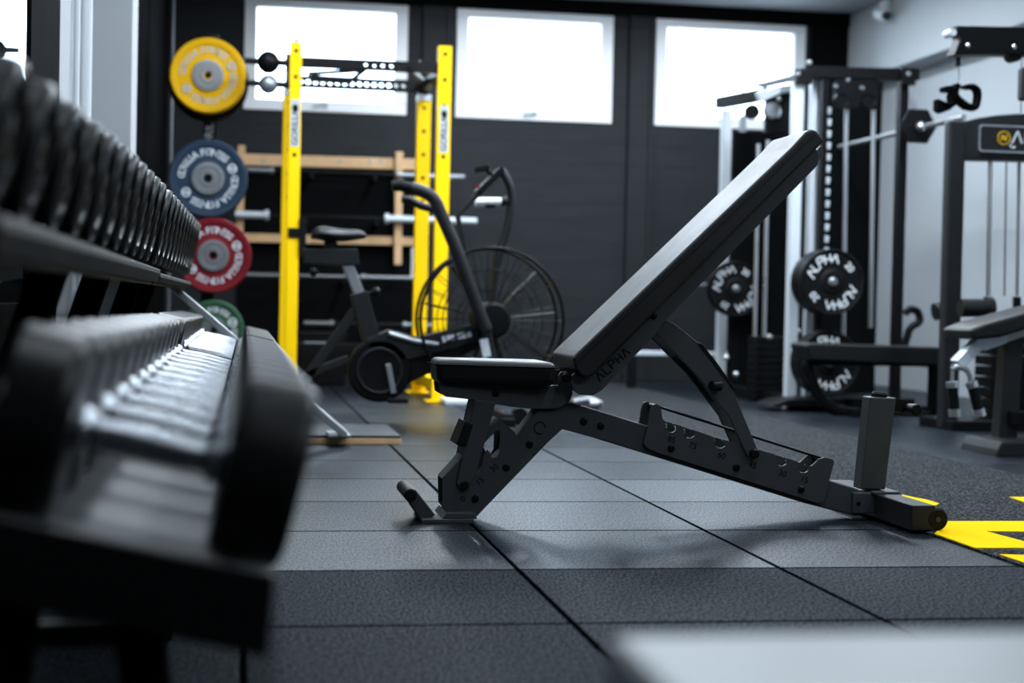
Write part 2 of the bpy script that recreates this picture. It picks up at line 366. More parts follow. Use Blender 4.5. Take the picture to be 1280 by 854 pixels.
for i, (a, b) in enumerate(WIN):
    w = thing('window_%d' % (i+1), (a, YB, WZ0), ['high bright window behind the yellow rack', 'high bright window with nothing in front of it',
              'high bright window behind the cable machine'][i], 'window'); w['kind'] = 'structure'
    fr = MB(); t = 0.075
    fr.box((a-0.02, YB-0.012, WZ0-0.02), (b+0.02, YB+0.10, WZ0+t-0.01)); fr.box((a-0.02, YB-0.012, WZ1-t+0.03), (b+0.02, YB+0.10, WZ1+0.02))
    fr.box((a-0.02, YB-0.012, WZ0+t-0.01), (a+t, YB+0.10, WZ1-t+0.03)); fr.box((b-t, YB-0.012, WZ0+t-0.01), (b+0.02, YB+0.10, WZ1-t+0.03))
    f = fr.build('window_frame', 'frameW', w, bevel=0.006)
    MB().box((a+t, YB+0.05, WZ0+t-0.01), (b-t, YB+0.056, WZ1-t+0.03)).build('pane', 'glass', f)
    h = MB(); cx = a+0.5*(b-a); h.cbox((cx, YB-0.02, WZ0+0.03), (0.03, 0.02, 0.035)); h.bar((cx, YB-0.035, WZ0+0.035), (cx-0.09, YB-0.035, WZ0+0.02), 0.018, 0.018)
    h.build('window_handle', 'steel', f)
    pl = bpy.data.lights.new('sky_portal', 'AREA'); pl.shape = 'RECTANGLE'; pl.size = b-a; pl.size_y = WZ1-WZ0; pl.cycles.is_portal = True
    po = bpy.data.objects.new('sky_portal', pl); COL.objects.link(po); po.location = ((a+b)/2, YB+0.24, (WZ0+WZ1)/2); po.rotation_euler = (-PI/2, 0, 0)

tag(MB().box((XL+0.003, 0.1, 0.57), (XL+0.013, 4.88, 2.6)).build('wall_mirror', 'mirror'), 'large wall mirror behind the dumbbell racks', 'mirror')
# service pipe on the white wall and thin pole in the corner
p = MB(); p.tube([(XL+0.026, 6.52, 0.0), (XL+0.026, 6.52, ZC)], 0.024); p.tube([(XL+0.018, 6.25, 0), (XL+0.018, 6.25, ZC)], 0.012)
for z in (0.8, 2.0): p.cbox((XL+0.027, 6.52, z), (0.05, 0.075, 0.03))
tag(p.build('service_pipe', 'white'), 'white vertical service pipes on the wall before the pillar', 'pipe')
p = MB(); p.tube([(-0.5, 12.35, 0.0), (-0.5, 12.35, ZC)], 0.009); p.cbox((-0.5, 12.35, 1.42), (0.035, 0.03, 0.05)); p.cbox((-0.5, 12.35, 1.33), (0.03, 0.03, 0.02))
tag(p.build('corner_pole', 'steel'), 'thin steel pole standing in the dark corner beside the plate storage post', 'pole')
# black curtain with soft folds; its near edge hangs aslant
c = MB(); nz, ny = 14, 90; vs = []
for j in range(nz+1):
    z = 0.02+2.93*j/nz; y0 = 7.75+0.42*z
    for i in range(ny+1):
        y = y0+(12.3-y0)*i/ny; vs.append((-0.545+0.018*math.sin(i*1.15)*(0.6+0.4*(1-j/nz))+0.006*math.sin(i*2.7+1), y, z))
for j in range(nz): 
    for i in range(ny): k = j*(ny+1)+i; c.f.append([k, k+1, k+ny+2, k+ny+1]); c.sm.append(True)
c.v = [Vector(q) for q in vs]
cu = c.build('curtain', 'cloth'); sm = cu.modifiers.new('thick', 'SOLIDIFY'); sm.thickness = 0.006
tag(cu, 'black curtain drawn along the wall beyond the white pillar', 'curtain')

# security camera on the bulkhead
sc = thing('security_camera', (4.83, 11.8, 2.86), 'small white security camera high on the white bulkhead', 'camera')
MB().box((4.79, 11.72, 2.80), (4.83, 11.86, 2.95)).build('mount', 'white', sc, bevel=0.008)
b = MB(); b.cyl((4.76, 11.80, 2.85), (4.745, 11.60, 2.80), 0.042, 20); bo = b.build('camera_body', 'white', sc)
MB().cyl((4.7455, 11.603, 2.8005), (4.7445, 11.588, 2.797), 0.033, 20).build('lens', 'lens', bo)

# turf strip with yellow markings
tf = thing('turf_strip', (2.34, 4.5, 0), 'black speckled turf strip with yellow markings beside the rubber tiles', 'turf')
MB().box((1.835, -2.5, 0.0005), (2.845, 12.0, 0.006)).build('turf_pile', 'turf', tf)
def mark(px):
    pts = [(G(x, y, 0.006).x, G(x, y, 0.006).y) for x, y in px]
    MB().prismz(pts, 0.006, 0.0085).build('yellow_marking', 'ypaint', tf)
mark([(1128, 619.5), (1142, 622.5), (1158, 625.5), (1174, 630.5), (1166, 634), (1136, 634), (1120, 624)])
mark([(1262, 622), (1300, 622.5), (1300, 633), (1282, 629)])
mark([(1184.5, 652.5), (1320, 652.5), (1320, 666), (1232, 665), (1300, 683), (1300, 686), (1219, 686), (1168, 668)])
mark([(1249, 694), (1310, 696), (1310, 712), (1285, 706)])

# ================================================================== ADJUSTABLE BENCH
YN, YFAR, YM = 4.39, 4.47, 4.43
be = thing('adjustable_bench', (1.2, YM, 0), 'black adjustable incline bench with raised backrest standing on the tiles', 'bench')
def pz(pts, Y=YN): return XZ(pts, Y)
# main beam with its front leg
mb = MB()
mb.prism(pz([(700, 503), (716, 503.5), (800, 529.5), (1074, 612), (1072, 646), (1006, 629.4), (740, 546.8), (702, 536.5)]), YN, YFAR)
mb.prism(pz([(671.8, 511), (700, 503), (702, 536.5), (594, 647), (553, 647), (556, 640), (570, 624), (644.4, 546.4)]), YN+0.002, YFAR-0.002)
beam = mb.build('main_beam', 'benchsteel', be, bevel=0.004)
# gusset plate over the elbow
g = MB().prism(pz([(673, 511.5), (712, 503.5), (760, 517.5), (758, 551), (703, 536), (664, 571), (647, 548)]), YN-0.006, YN)
gp = g.build('gusset_plate', 'benchsteel', be, bevel=0.0015)
lg = MB(); q = A(675, 535, YN-0.0075); lg.tube([q+Vector((0.016*math.cos(k*PI/8), 0, 0.016*math.sin(k*PI/8))) for k in range(14)], 0.0016, 6)
lg.build('emblem', 'engrave', gp)
# front ladder plates (pair) with hook slots
outl = [(623, 523.5), (641.4, 538.8), (646, 547), (665.7, 571), (593, 646.5), (560, 641), (553, 633), (552.5, 600), (560, 590), (574, 574)]
hole = [(604, 554), (612, 545), (620, 537.5), (623.5, 538), (624, 548), (623.5, 565), (620, 571), (613.5, 572), (611.5, 565), (607.5, 561.5), (605, 566), (602.5, 572), (601, 590), (597, 595), (592.5, 592), (596, 577), (600, 566)]
for y0, y1 in ((YN-0.016, YN-0.009), (YFAR+0.009, YFAR+0.016)):
    l = MB(); plate_xz(l, [pz(outl, YN), pz(hole, YN)], y0, y1)
    lp = l.build('ladder_plate', 'benchsteel', be, bevel=0.001, seg=1)
    if y0 < YN:
        ca, sa = math.cos(math.radians(40)), math.sin(math.radians(40))
        for s, x, y in (('30', 618, 585.5), ('15', 600, 602), ('0', 579, 624)):
            t = MB(); put(t, text_data(s), A(x, y, y0-0.0002), (ca, 0, sa), (-sa, 0, ca), 0.024, 0.03); t.build('angle_number', 'engrave', lp)
for x, y in ((560, 635), (635, 545)): q = A(x, y, YN); MB().cyl((q.x, YN-0.012, q.z), (q.x, YFAR+0.012, q.z), 0.009).build('spacer_tube', 'benchsteel', be)
s = MB()
s.prism(pz([(623.5, 523), (628, 527), (592, 562), (556, 600), (552, 598), (590, 556)]), YN-0.009, YFAR+0.009)
s.build('ladder_spacer', 'benchsteel', be)
# seat strut with rubber sleeve
sq_ = [(594, 500), (620, 503), (596, 590), (584, 612), (575, 611), (571, 604)]
stn = MB().prism(pz(sq_, YN-0.026), YN-0.026, YN-0.018).build('seat_strut', 'benchsteel', be, bevel=0.002)
MB().prism(pz(sq_, YN-0.026), YFAR+0.018, YFAR+0.026).build('seat_strut', 'benchsteel', be, bevel=0.002)
MB().prism(pz([(595, 501), (600, 501), (578, 604), (572, 603)], YN-0.026), YN-0.018, YFAR+0.018).build('strut_web', 'benchsteel', be)
MB().prism(pz([(582, 526.6), (592, 531), (583, 560), (570, 556)], YN-0.028), YN-0.028, YFAR+0.028).build('rubber_sleeve', 'rubber', stn, bevel=0.003)
q = A(579, 605, YN); MB().lathe([(0, 0), (0.009, 0), (0.012, 0.004), (0.012, 0.11), (0, 0.11)], (q.x, YN-0.036, q.z), (0, 1, 0), 20).build('locking_pin', 'dark', stn)
# front foot and carrying handle
fb = MB(); a0, a1 = A(527, 651, 4.335).x, A(592.5, 651, 4.335).x
fb.box((a0, 4.335, 0.0), (a1, 4.53, 0.012)); fb.prism([(A(550, 646, YN).x, 0.012), (A(594, 646, YN).x, 0.012), (A(590, 640, YN).x, 0.028), (A(556, 640, YN).x, 0.028)], 4.345, 4.52)
ff = fb.build('front_foot', 'benchsteel', be, bevel=0.002)
hn = MB().prism(XZ([(506, 620), (529, 654.5), (546, 646), (521, 614), (515, 612)], 4.345), 4.37, 4.50).build('handle_bracket', 'benchsteel', be, bevel=0.003)
q = A(513, 620, 4.335); MB().lathe([(0, 0), (0.014, 0), (0.0175, 0.004), (0.0175, 0.206), (0.014, 0.21), (0, 0.21)], (q.x, 4.33, q.z+0.002), (0, 1, 0), 24).build('handle_grip', 'rubber', hn)
# seat pad, tapered towards the front
def seatpad():
    m = MB(); YC = YM
    prof = [(0.0, 0.088), (1.0, 0.13)]
    zt, zb = A(620, 450.5, 4.31).z, A(620, 481, 4.31).z
    x0, x1 = A(545, 455, 4.345).x, A(697, 455, 4.30).x
    for (w0, z) in ((1, zb), (1, zt)): pass
    P = lambda x, w, z: [(x, YC-w, z), (x, YC+w, z)]
    vs = [(x0+0.006, YC-0.082, zb-0.004), (x1-0.004, YC-0.122, zb-0.004), (x1-0.004, YC+0.122, zb-0.004), (x0+0.006, YC+0.082, zb-0.004),
          (x0, YC-0.088, zt), (x1, YC-0.13, zt-0.004), (x1, YC+0.13, zt-0.004), (x0, YC+0.088, zt)]
    m.hexa(vs); return m, vs
m, sv = seatpad(); sp = m.build('seat', 'vinyl', be, bevel=0.02, seg=5)
z = sv[4][2]-0.016
MB().tube([(sv[4][0]-0.001, sv[4][1]-0.001, z), (sv[5][0]+0.001, sv[5][1]-0.001, z-0.003), (sv[6][0]+0.001, sv[6][1]+0.001, z-0.003), (sv[7][0]-0.001, sv[7][1]+0.001, z)], 0.0016, 6, closed=True).build('seam', 'dark', sp)
# seat carrier plates
sc_ = MB()
oc = [(548.5, 479), (550, 491.5), (557.6, 496), (592.7, 500), (638, 508.5), (669, 511.5), (698, 511), (711.4, 503), (715.5, 493), (715, 470), (708, 464), (701, 465), (697.7, 470), (698, 482)]
for y0, y1 in ((YN-0.022, YN-0.010), (YFAR+0.010, YFAR+0.022)): sc_.prism(pz(oc, YN-0.02), y0, y1)
sc_.prism(pz([(556, 484), (556, 492), (693, 492), (693, 484)], YN), YN-0.01, YFAR+0.01)
sc_.build('seat_carrier', 'benchsteel', be, bevel=0.002)
# backrest pad
YP0, YP1 = 4.28, 4.58
pp = [(716, 447), (724, 438.5), (990, 183.5), (1008, 164), (1014.5, 161), (1021, 163.5), (1030.5, 174.5), (1029, 178), (742, 469), (733, 473), (726, 470.5), (719.5, 462)]
bp_ = MB().prism(XZ(pp, YP0), YP0, YP1).build('backrest', 'vinyl', be, bevel=0.007, seg=3)
tq = MB()
def seam(Y):
    return [A(x, y, YP0)+Vector((0, Y-YP0, 0)) for x, y in ((719, 455), (731, 444), (860, 320.5), (985, 200.5), (1005, 181), (1019, 168))]
tq.tube(seam(YP0-0.0008), 0.0016, 6); tq.tube(seam(YP1+0.0008), 0.0016, 6); tq.build('seam', 'dark', bp_)
# backrest frame plates
ob = [(1024, 190), (1025, 194), (1022.5, 206), (1019, 210), (846, 386), (828, 406), (822.5, 415), (753, 487.5), (742, 494.5), (724, 493.5), (716.5, 488), (713.5, 478), (714.5, 470), (722, 463), (735, 460), (1010, 178)]
YBK = YN-0.072
bf = MB()
for y0, y1 in ((YBK, YBK+0.012), (YFAR+0.060, YFAR+0.072)): bf.prism(XZ(ob, YBK), y0, y1)
bf.prism(XZ([(1018, 184), (1020, 198), (845, 375), (770, 445), (766, 431)], YN), YBK+0.012, YFAR+0.060)
bfo = bf.build('backrest_frame', 'benchsteel', be, bevel=0.002)
t = MB(); an = math.radians(43.5); ex, ey = Vector((math.cos(an), 0, math.sin(an))), Vector((-math.sin(an), 0, math.cos(an)))
c0 = A(765.5, 455.5, YBK-0.0004)
def alpha(mb, c, ex, ey, h, depth):      # five angular letters, the A without its bar
    w = h*0.78; gap = h*1.02; th = h*0.17
    def stroke(cx, pts):
        for (x0, y0), (x1, y1) in zip(pts, pts[1:]):
            p0, p1 = c+ex*(cx+x0*w)+ey*(y0*h), c+ex*(cx+x1*w)+ey*(y1*h)
            mb.bar(p0, p1, th, depth, up=ex.cross(ey))
    for i, ps in enumerate(([[(-.5, -.5), (0.05, .5), (.5, -.5)]], [[(-.3, .5), (-.3, -.5), (.45, -.5)]],
                            [[(-.4, -.5), (-.4, .5), (.4, .5), (.4, 0.02), (-.4, 0.02)]], [[(-.4, -.5), (-.4, .5)], [(.4, -.5), (.4, .5)], [(-.4, 0), (.4, 0)]],
                            [[(-.5, -.5), (0.05, .5), (.5, -.5)]])):
        for p in ps: stroke((i-2)*gap, p)
alpha(t, c0, ex, ey, 0.0235, 0.0016); t.build('lettering', 'engrave', bfo)
# support arm
sa = [(820, 417), (826, 404), (834, 400.5), (842, 404), (873, 428.5), (893, 455), (916, 487), (947, 562), (946, 569), (941, 573), (935, 571), (932, 566), (913, 523), (873, 471)]
arm = MB().prism(XZ(sa, YN-0.022), YN-0.022, YN-0.006)
arm.prism(XZ(sa, YN-0.022), YFAR+0.006, YFAR+0.022)
arm.prism(XZ([(862, 440), (874, 446), (898, 478), (908, 500), (900, 503), (880, 474)], YN), YN-0.006, YFAR+0.006)
ao = arm.build('support_arm', 'benchsteel', be, bevel=0.002)
MB().prism(XZ([(871, 429), (877, 429), (896, 453), (920, 487), (917, 489), (893, 457)], YN-0.022), YN-0.024, YFAR+0.024).build('rubber_strip', 'rubber', ao, bevel=0.0015)
q = A(892, 482, YN-0.03); MB().lathe([(0, 0), (0.012, 0), (0.015, 0.004), (0.015, 0.03), (0.011, 0.034), (0, 0.034)], (q.x-0.012, YN-0.045, q.z), (1, 0.35, 0), 20).build('pop_pin', 'dark', ao)
q = A(943, 567, YN-0.03); MB().lathe([(0, 0), (0.010, 0), (0.013, 0.003), (0.013, 0.127), (0, 0.13)], (q.x, YN-0.042, q.z), (0, 1, 0), 20).build('cross_pin', 'dark', ao)
# rear ladder plates with hook notches and angle numbers
rl = [(806, 548), (810, 534), (813.5, 512), (816, 506), (821, 505), (826, 508), (828, 523), (832, 527)]
for x, y in ((839, 534), (862, 541), (900, 554), (943, 566), (977, 576), (1004, 584.5)):
    rl += [(x-9.5, y-8.2), (x-6.5, y-2), (x-6.5, y+2.5), (x-3.5, y+6.5), (x+2, y+7), (x+6.5, y+4), (x+7.5, y-0.5), (x+2.5, y-2.0), (x+2.5, y-4.2)]
rl += [(1014, 583), (1018, 580), (1024, 574), (1031, 572), (1041, 574.5), (1043, 577), (1036.5, 601), (1030, 627), (1022, 629), (822, 566), (809, 560), (804.7, 554)]
for y0, y1 in ((YN-0.014, YN-0.005), (YFAR+0.005, YFAR+0.014)):
    l = MB(); plate_xz(l, [pz(rl, YN-0.014)], y0, y1)
    lp = l.build('ladder_plate', 'benchsteel', be, bevel=0.001, seg=1)
    if y0 < YN:
        an = math.radians(-17); ca, sn = math.cos(an), math.sin(an)
        for s, x, y in (('85', 839.5, 550), ('75', 866, 557.5), ('60', 902, 570), ('45', 941, 582), ('30', 978, 592.5), ('15', 1005.5, 600)):
            t = MB(); put(t, text_data(s), A(x, y, y0-0.0002), (ca, 0, sn), (-sn, 0, ca), 0.024, 0.03); t.build('angle_number', 'engrave', lp)
rb = MB(); q0, q1 = A(822, 508, YN), A(1031, 574, YN)
for yy in (YN+0.004, YFAR-0.004): rb.tube([(q0.x, yy, q0.z), (q1.x, yy, q1.z)], 0.0035, 8)
for q in (q0, q1): rb.cyl((q.x, YN-0.005, q.z-0.004), (q.x, YFAR+0.005, q.z-0.004), 0.008)
rb.build('guard_rod', 'dark', be)
# rear stabiliser, handle post, wheels
sx0, sx1 = A(1139.5, 650, 4.12).x, A(1169.5, 650, 4.12).x; sz0, sz1 = 0.009, A(1150, 632, 4.12).z
MB().box((sx0, 4.12, sz0), (sx1, 4.74, sz1)).build('rear_stabiliser', 'frame', be, bevel=0.003)
cl = MB(); q = A(1066, 628, YN); cl.box((q.x-0.004, YN-0.008, 0.02), (sx0+0.01, YFAR+0.008, sz1+0.004)); cl.box((sx0-0.01, YN-0.02, sz1-0.002), (sx1+0.004, YFAR+0.02, sz1+0.008))
cl.build('joint_bracket', 'benchsteel', be, bevel=0.004)
for yy in (4.115, 4.715):
    q = A(1168.5, 647, 4.12); w_ = MB().lathe([(0, 0), (0.026, 0), (0.031, 0.005), (0.031, 0.021), (0.026, 0.026), (0, 0.026)], (sx1+0.006, yy+0.004, 0.0395), (0, 1, 0), 28)
    wo = w_.build('wheel', 'rubber', be); MB().cyl((sx1+0.006, yy, 0.0395), (sx1+0.006, yy+0.034, 0.0395), 0.007, 14).build('axle', 'benchsteel', wo)
po = MB(); b0 = XZ([(1076, 612), (1107, 612), (1120.6, 497.5), (1088, 496.5)], YN)
po.prism(b0, YN, YN+0.062); pst = po.build('post', 'benchsteel', be, bevel=0.004)
q = A(1099, 494, YN+0.03); MB().lathe([(0, 0), (0.023, 0), (0.023, 0.012), (0.019, 0.018), (0, 0.018)], (q.x, YN+0.031, b0[2][1]-0.003), (0.09, 0, 1), 24).build('post_cap', 'rubber', pst)
hb = MB(); q = A(1119, 500, YN); hb.bar((q.x-0.01, YN+0.03, q.z-0.012), (q.x+0.05, YN+0.03, q.z-0.022), 0.03, 0.034)
hb.lathe([(0, 0), (0.014, 0), (0.017, 0.004), (0.017, 0.146), (0.014, 0.15), (0, 0.15)], (q.x+0.048, YN-0.045, q.z-0.026), (0, 1, 0), 20); hb.build('end_handle', 'rubber', pst)
def bolt(x, y, Y, r=0.0105, parent=be, m='dark', name='bolt'):
    q = A(x, y, Y); b = MB().lathe([(r, 0), (r*0.96, 0.004), (r*0.7, 0.0075), (r*0.45, 0.008), (r*0.4, 0.004), (0, 0.004)], (q.x, Y+0.001, q.z), (0, -1, 0), 18)
    return b.build(name, m, parent)
for x, y in ((729.7, 526.6), (751, 532.7), (661.8, 555.5)): bolt(x, y, YN-0.006)
for x, y in ((632.9, 584.4), (594, 623.4)): bolt(x, y, YN-0.016)
for x, y in ((839, 560.5), (920.4, 584.5), (1001.6, 612)): bolt(x, y, YN-0.014)
bolt(620, 491.6, YN-0.022); bolt(817, 395, YBK); bolt(708.4, 471.8, YBK, 0.014); bolt(1073, 629, YN-0.008, 0.006)

# ================================================================== DUMBBELL RACKS AND DUMBBELLS
TILT = 0.217
ORD = ('first second third fourth fifth sixth seventh eighth ninth tenth eleventh twelfth thirteenth fourteenth fifteenth sixteenth seventeenth '
       'eighteenth nineteenth twentieth twenty-first twenty-second twenty-third twenty-fourth twenty-fifth').split()
def lerp(a, b, t): return a+(b-a)*t
def pw(tab, y):
    for (y0, v0), (y1, v1) in zip(tab, tab[1:]):
        if y <= y1 or y1 == tab[-1][0]: return lerp(v0, v1, (y-y0)/(y1-y0))
def dumbbell(cx, y, cz, h, w, d, label, group):
    o = thing('dumbbell', (cx, y, cz), label, 'dumbbell', group)
    r = d/2; C = Vector((cx, y, cz)); X = (1, 0, 0)
    hm = MB().lathe([(0, -h/2), (0.022, -h/2), (0.023, -h/2+0.005), (0.020, -h/2+0.012), (0.0145, -h/2+0.018), (0.016, -h*0.2), (0.0168, 0), (0.016, h*0.2),
                     (0.0145, h/2-0.018), (0.020, h/2-0.012), (0.023, h/2-0.005), (0.022, h/2), (0, h/2)], C, X, 24)
    hm.build('handle', 'knurl', o)
    for s in (-1, 1):
        c0 = C+Vector((s*h/2, 0, 0)); b = 0.010
        hd = MB().lathe([(r*0.2, 0), (r-b, 0.002), (r-b*0.3, 0.006), (r, b+0.004), (r, w-b), (r-b*0.3, w-b*0.3), (r-b, w)], c0, (s, 0, 0), 36)
        hd.lathe([(r*0.72, w), (r*0.69, w-0.005)], c0, (s, 0, 0), 36)
        hd.second = (len(hd.f), 'faceblack')
        hd.lathe([(r-b, w), (r*0.72, w)], c0, (s, 0, 0), 36); hd.lathe([(r*0.69, w-0.005), (r*0.28, w-0.005)], c0, (s, 0, 0), 36)
        ho = hd.build('head', 'urethane', o)
        MB().lathe([(r*0.30, w-0.006), (r*0.30, w-0.002), (r*0.12, w-0.001), (r*0.1, w-0.004), (0, w-0.004)], c0, (s, 0, 0), 24).build('end_cap', 'dark', ho)
    o.rotation_euler = (0, TILT, 0)
    return o
LOW = [1.55+i*0.218 for i in range(12)]+[4.42+i*0.192 for i in range(12)]
for i, y in enumerate(LOW):
    t = (y-1.55)/5.05
    dumbbell(lerp(-0.077, -0.064, t), y, lerp(0.459, 0.4295, t), lerp(0.137, 0.162, t), lerp(0.072, 0.10, t), lerp(0.175, 0.15, t),
             'chrome-handled black dumbbell, %s on the lower shelf counting from the camera end' % ORD[i], 'dumbbells on the lower shelves')
UP = [1.56, 1.80, 2.06, 2.32, 2.56, 2.80, 3.04, 3.28, 3.52, 3.76, 4.0, 4.34, 4.58, 4.82, 5.06, 5.3, 5.54, 5.78, 6.02, 6.26, 6.5, 6.73]
for i, y in enumerate(UP):
    t = (y-1.56)/5.1; h = 0.13; w = lerp(0.065, 0.10, t); d = pw([(1.56, .16), (2.75, .19), (4.2, .21), (6.8, .232)], y)
    top = pw([(1.56, .822), (2.75, .858), (4.2, .88), (6.8, .904)], y); face = lerp(-0.205, -0.168, t)
    d -= 0.012
    dumbbell(face-w-h/2, y, top-d/2+(h/2+w/2)*TILT, h, w, d,
             'round-headed black dumbbell, %s on the upper shelf counting from the camera end' % ORD[i], 'dumbbells on the upper shelves')

def sloped(xa, za, xb, zb, t): # slab profile from (xa,za) to (xb,zb), thickness t below
    return [(xa, za), (xb, zb), (xb, zb-t), (xa, za-t)]
def rack(y0, y1, label, posts, lz=0.664):
    o = thing('dumbbell_rack', (-0.25, (y0+y1)/2, 0), label, 'dumbbell rack', 'dumbbell racks along the mirror wall')
    # upper shelf: tray, bright front lip, end caps
    u = MB(); zc = lambda x: 0.652-(x+0.25)*TILT
    u.prism(sloped(-0.53, zc(-0.53), -0.21, zc(-0.21), 0.02), y0, y1); us = u.build('upper_shelf', 'dark', o, bevel=0.003)
    fl = MB().prism([(-0.216, 0.632), (-0.196, 0.630), (-0.190, lz-0.012), (-0.194, lz-0.003), (-0.216, lz-0.003)], y0-0.02, y1+0.02); fl.second = (len(fl.f), 'railtop')
    fl.prism([(-0.215, lz-0.003), (-0.191, lz-0.009), (-0.190, lz-0.003), (-0.196, lz), (-0.215, lz)], y0-0.021, y1+0.021); fl.build('front_lip', 'railmetal', us)
    MB().prism([(-0.55, zc(-0.55)-0.03), (-0.55, zc(-0.55)+0.025), (-0.535, zc(-0.535)+0.03), (-0.535, zc(-0.535)-0.03)], y0, y1).build('back_lip', 'dark', us, bevel=0.003)
    # lower shelf: tray with thick end plates
    l = MB(); zl = lambda x: 0.352-(x+0.077)*TILT
    l.prism(sloped(-0.26, zl(-0.26)-0.006, 0.03, zl(0.03)-0.006, 0.03), y0, y1); ls = l.build('lower_shelf', 'boardtop', o, bevel=0.003)
    for ya, yb, hh in ((y0-0.03, y0, 0.04 if y0 < 3 else -0.008), (y1, y1+0.03, -0.008)):
        MB().prism([(-0.27, zl(-0.27)+hh), (0.036, zl(0.036)+hh), (0.030, zl(0.036)-0.03), (-0.27, zl(-0.27)-0.03)], ya, yb).build('end_plate', 'dark', ls, bevel=0.004, seg=2)
    for y in posts:
        f = MB()
        f.prism([(-0.555, 0.0), (-0.490, 0.0), (-0.285, 0.648), (-0.345, 0.652)], y-0.03, y+0.03)
        f.prism([(-0.44, 0.36), (-0.40, 0.33), (-0.02, 0.285), (0.0, 0.31)], y-0.03, y+0.03)
        fo = f.build('upright', 'flat', o, bevel=0.003)
        MB().box((-0.57, y-0.045, 0), (-0.1, y+0.045, 0.03)).build('foot', 'dark', fo, bevel=0.005)
    return o
r1 = rack(1.40, 4.14, 'black two-tier dumbbell rack at the camera end, thick plate closing its lower shelf', (1.72, 2.9, 3.85))
MB().prism([(-0.125, 0.30), (-0.075, 0.30), (-0.035, 0.0), (-0.085, 0.0)], 1.70, 1.75).build('front_leg', 'flat', r1, bevel=0.003)
MB().prism([(-0.24, 0.30), (-0.19, 0.30), (-0.23, 0.0), (-0.29, 0.0)], 1.70, 1.75).build('front_leg', 'flat', r1, bevel=0.003)
r2 = rack(4.20, 6.86, 'black two-tier dumbbell rack at the far end with slanting grey leg', (5.1, 6.0), lz=0.655)
lgm = MB()
for yy in (6.66, 6.74):
    p0, p1 = A(208, 352, yy), A(432, 547, yy-0.05); p1.z = max(p1.z, 0.045); lgm.bar(p0, p1, 0.028, 0.04, up=(0, 1, 0))
lo_ = lgm.build('slanted_leg', 'steel', r2, bevel=0.003)
q = A(428, 546, 6.66)
MB().box((q.x-0.06, 6.60, 0.037), (q.x+0.03, 6.80, 0.049)).build('foot_plate', 'steel', lo_, bevel=0.003)

# platform board by the racks
pb = thing('platform_board', (0.45, 7.1, 0), 'low grey-topped board with pale timber edge lying past the far dumbbell rack', 'board')
q0, q1 = G(384, 555), G(501, 555)
MB().box((-0.30, q0.y, 0.0), (q1.x, q0.y+0.62, 0.024)).build('board_core', 'wood', pb, bevel=0.002)
MB().box((-0.30, q0.y+0.004, 0.024), (q1.x-0.003, q0.y+0.616, 0.036)).build('board_top', 'boardtop', pb, bevel=0.002)

# ================================================================== PLATE STORAGE POST
YT = 9.8
pt = thing('plate_storage_post', (-0.16, YT+0.4, 0), 'black steel storage post with pegs carrying coloured weight plates', 'plate storage')
x0 = A(262, 222, YT+0.42).x
MB().box((x0-0.04, YT+0.38, 0.0), (x0+0.04, YT+0.46, 2.2)).build('post', 'dark', pt, bevel=0.004)
MB().box((x0-0.3, YT+0.1, 0.0), (x0+0.3, YT+0.7, 0.04)).build('base', 'dark', pt, bevel=0.005)
t = MB(); put(t, text_data('GORILLA'), A(262, 166, YT+0.378), (0.03, 0, 1), (-1, 0, 0.03), 0.07, 0.02); t.build('lettering', 'white', pt)
PL = [('yellow', 260, 94, 45.8, 'yplate', 'yellow bumper plate with grey lettering at the top of the storage post'),
      ('blue', 260, 223, 47.5, 'blue', 'blue bumper plate with pale ring lettering under the yellow plate'),
      ('red', 266.5, 319.5, 46, 'red', 'red bumper plate with pale ring lettering under the blue plate'),
      ('green', 267, 413, 37, 'green', 'small green bumper plate, lowest on the storage post')]
def disc_profile(r, th):       # face at t=0, back at t=th; raised rim and hub
    return [(r*0.09, 0.006), (r*0.40, 0.0), (r*0.44, 0.012), (r*0.50, 0.014), (r*0.80, 0.014), (r*0.83, 0.006), (r*0.955, 0.003), (r*0.985, 0.008), (r, 0.018), (r, th-0.012), (r*0.98, th), (r*0.09, th)]
def bumper(name, c, r, th, m, label, hub='hubmetal', words='GORILLA FITNESS', twice=True, group=None, cat='weight plate', tm='print', dirv=(0, 1, 0)):
    o = thing(name, c, label, cat, group)
    b = MB().lathe(disc_profile(r, th), c, dirv, 48); body = b.build('disc', m, o)
    MB().lathe([(r*0.12, 0.03), (r*0.12, -0.003), (r*0.2, -0.003), (r*0.22, 0.002), (r*0.30, 0.002), (r*0.32, -0.002), (r*0.41, -0.001), (r*0.42, 0.01)], c, dirv, 36).build('hub', hub, o)
    if words:
        t = MB(); ex = Vector((1, 0, 0.021)); ey = Vector((-0.021, 0, 1)); cc = Vector(c)+Vector((0, 0.012, 0))
        if twice:
            arc_text(t, words, cc, r*0.66, r*0.25, math.radians(110), 0.155, ex, ey, 0.05); t.build('lettering', tm, o); t = MB()
            arc_text(t, words, cc, r*0.66, r*0.25, math.radians(-62), 0.155, ex, ey, 0.05)
        else:
            arc_text(t, words, cc, r*0.66, r*0.20, math.radians(90), 0.17, ex, ey, 0.05)
        t.build('lettering', tm, o)
        for a in (24, 214):     # round emblem: small ring with a bar
            e = MB(); a = math.radians(a); q = cc+Vector((math.cos(a)*r*0.66, -0.001, math.sin(a)*r*0.66))
            e.tube([q+Vector((0.024*math.cos(k*PI/8), 0, 0.024*math.sin(k*PI/8))) for k in range(16)], 0.005, 6, closed=True); e.cbox(q, (0.05, 0.004, 0.012)); e.build('emblem', tm, o)
    return o
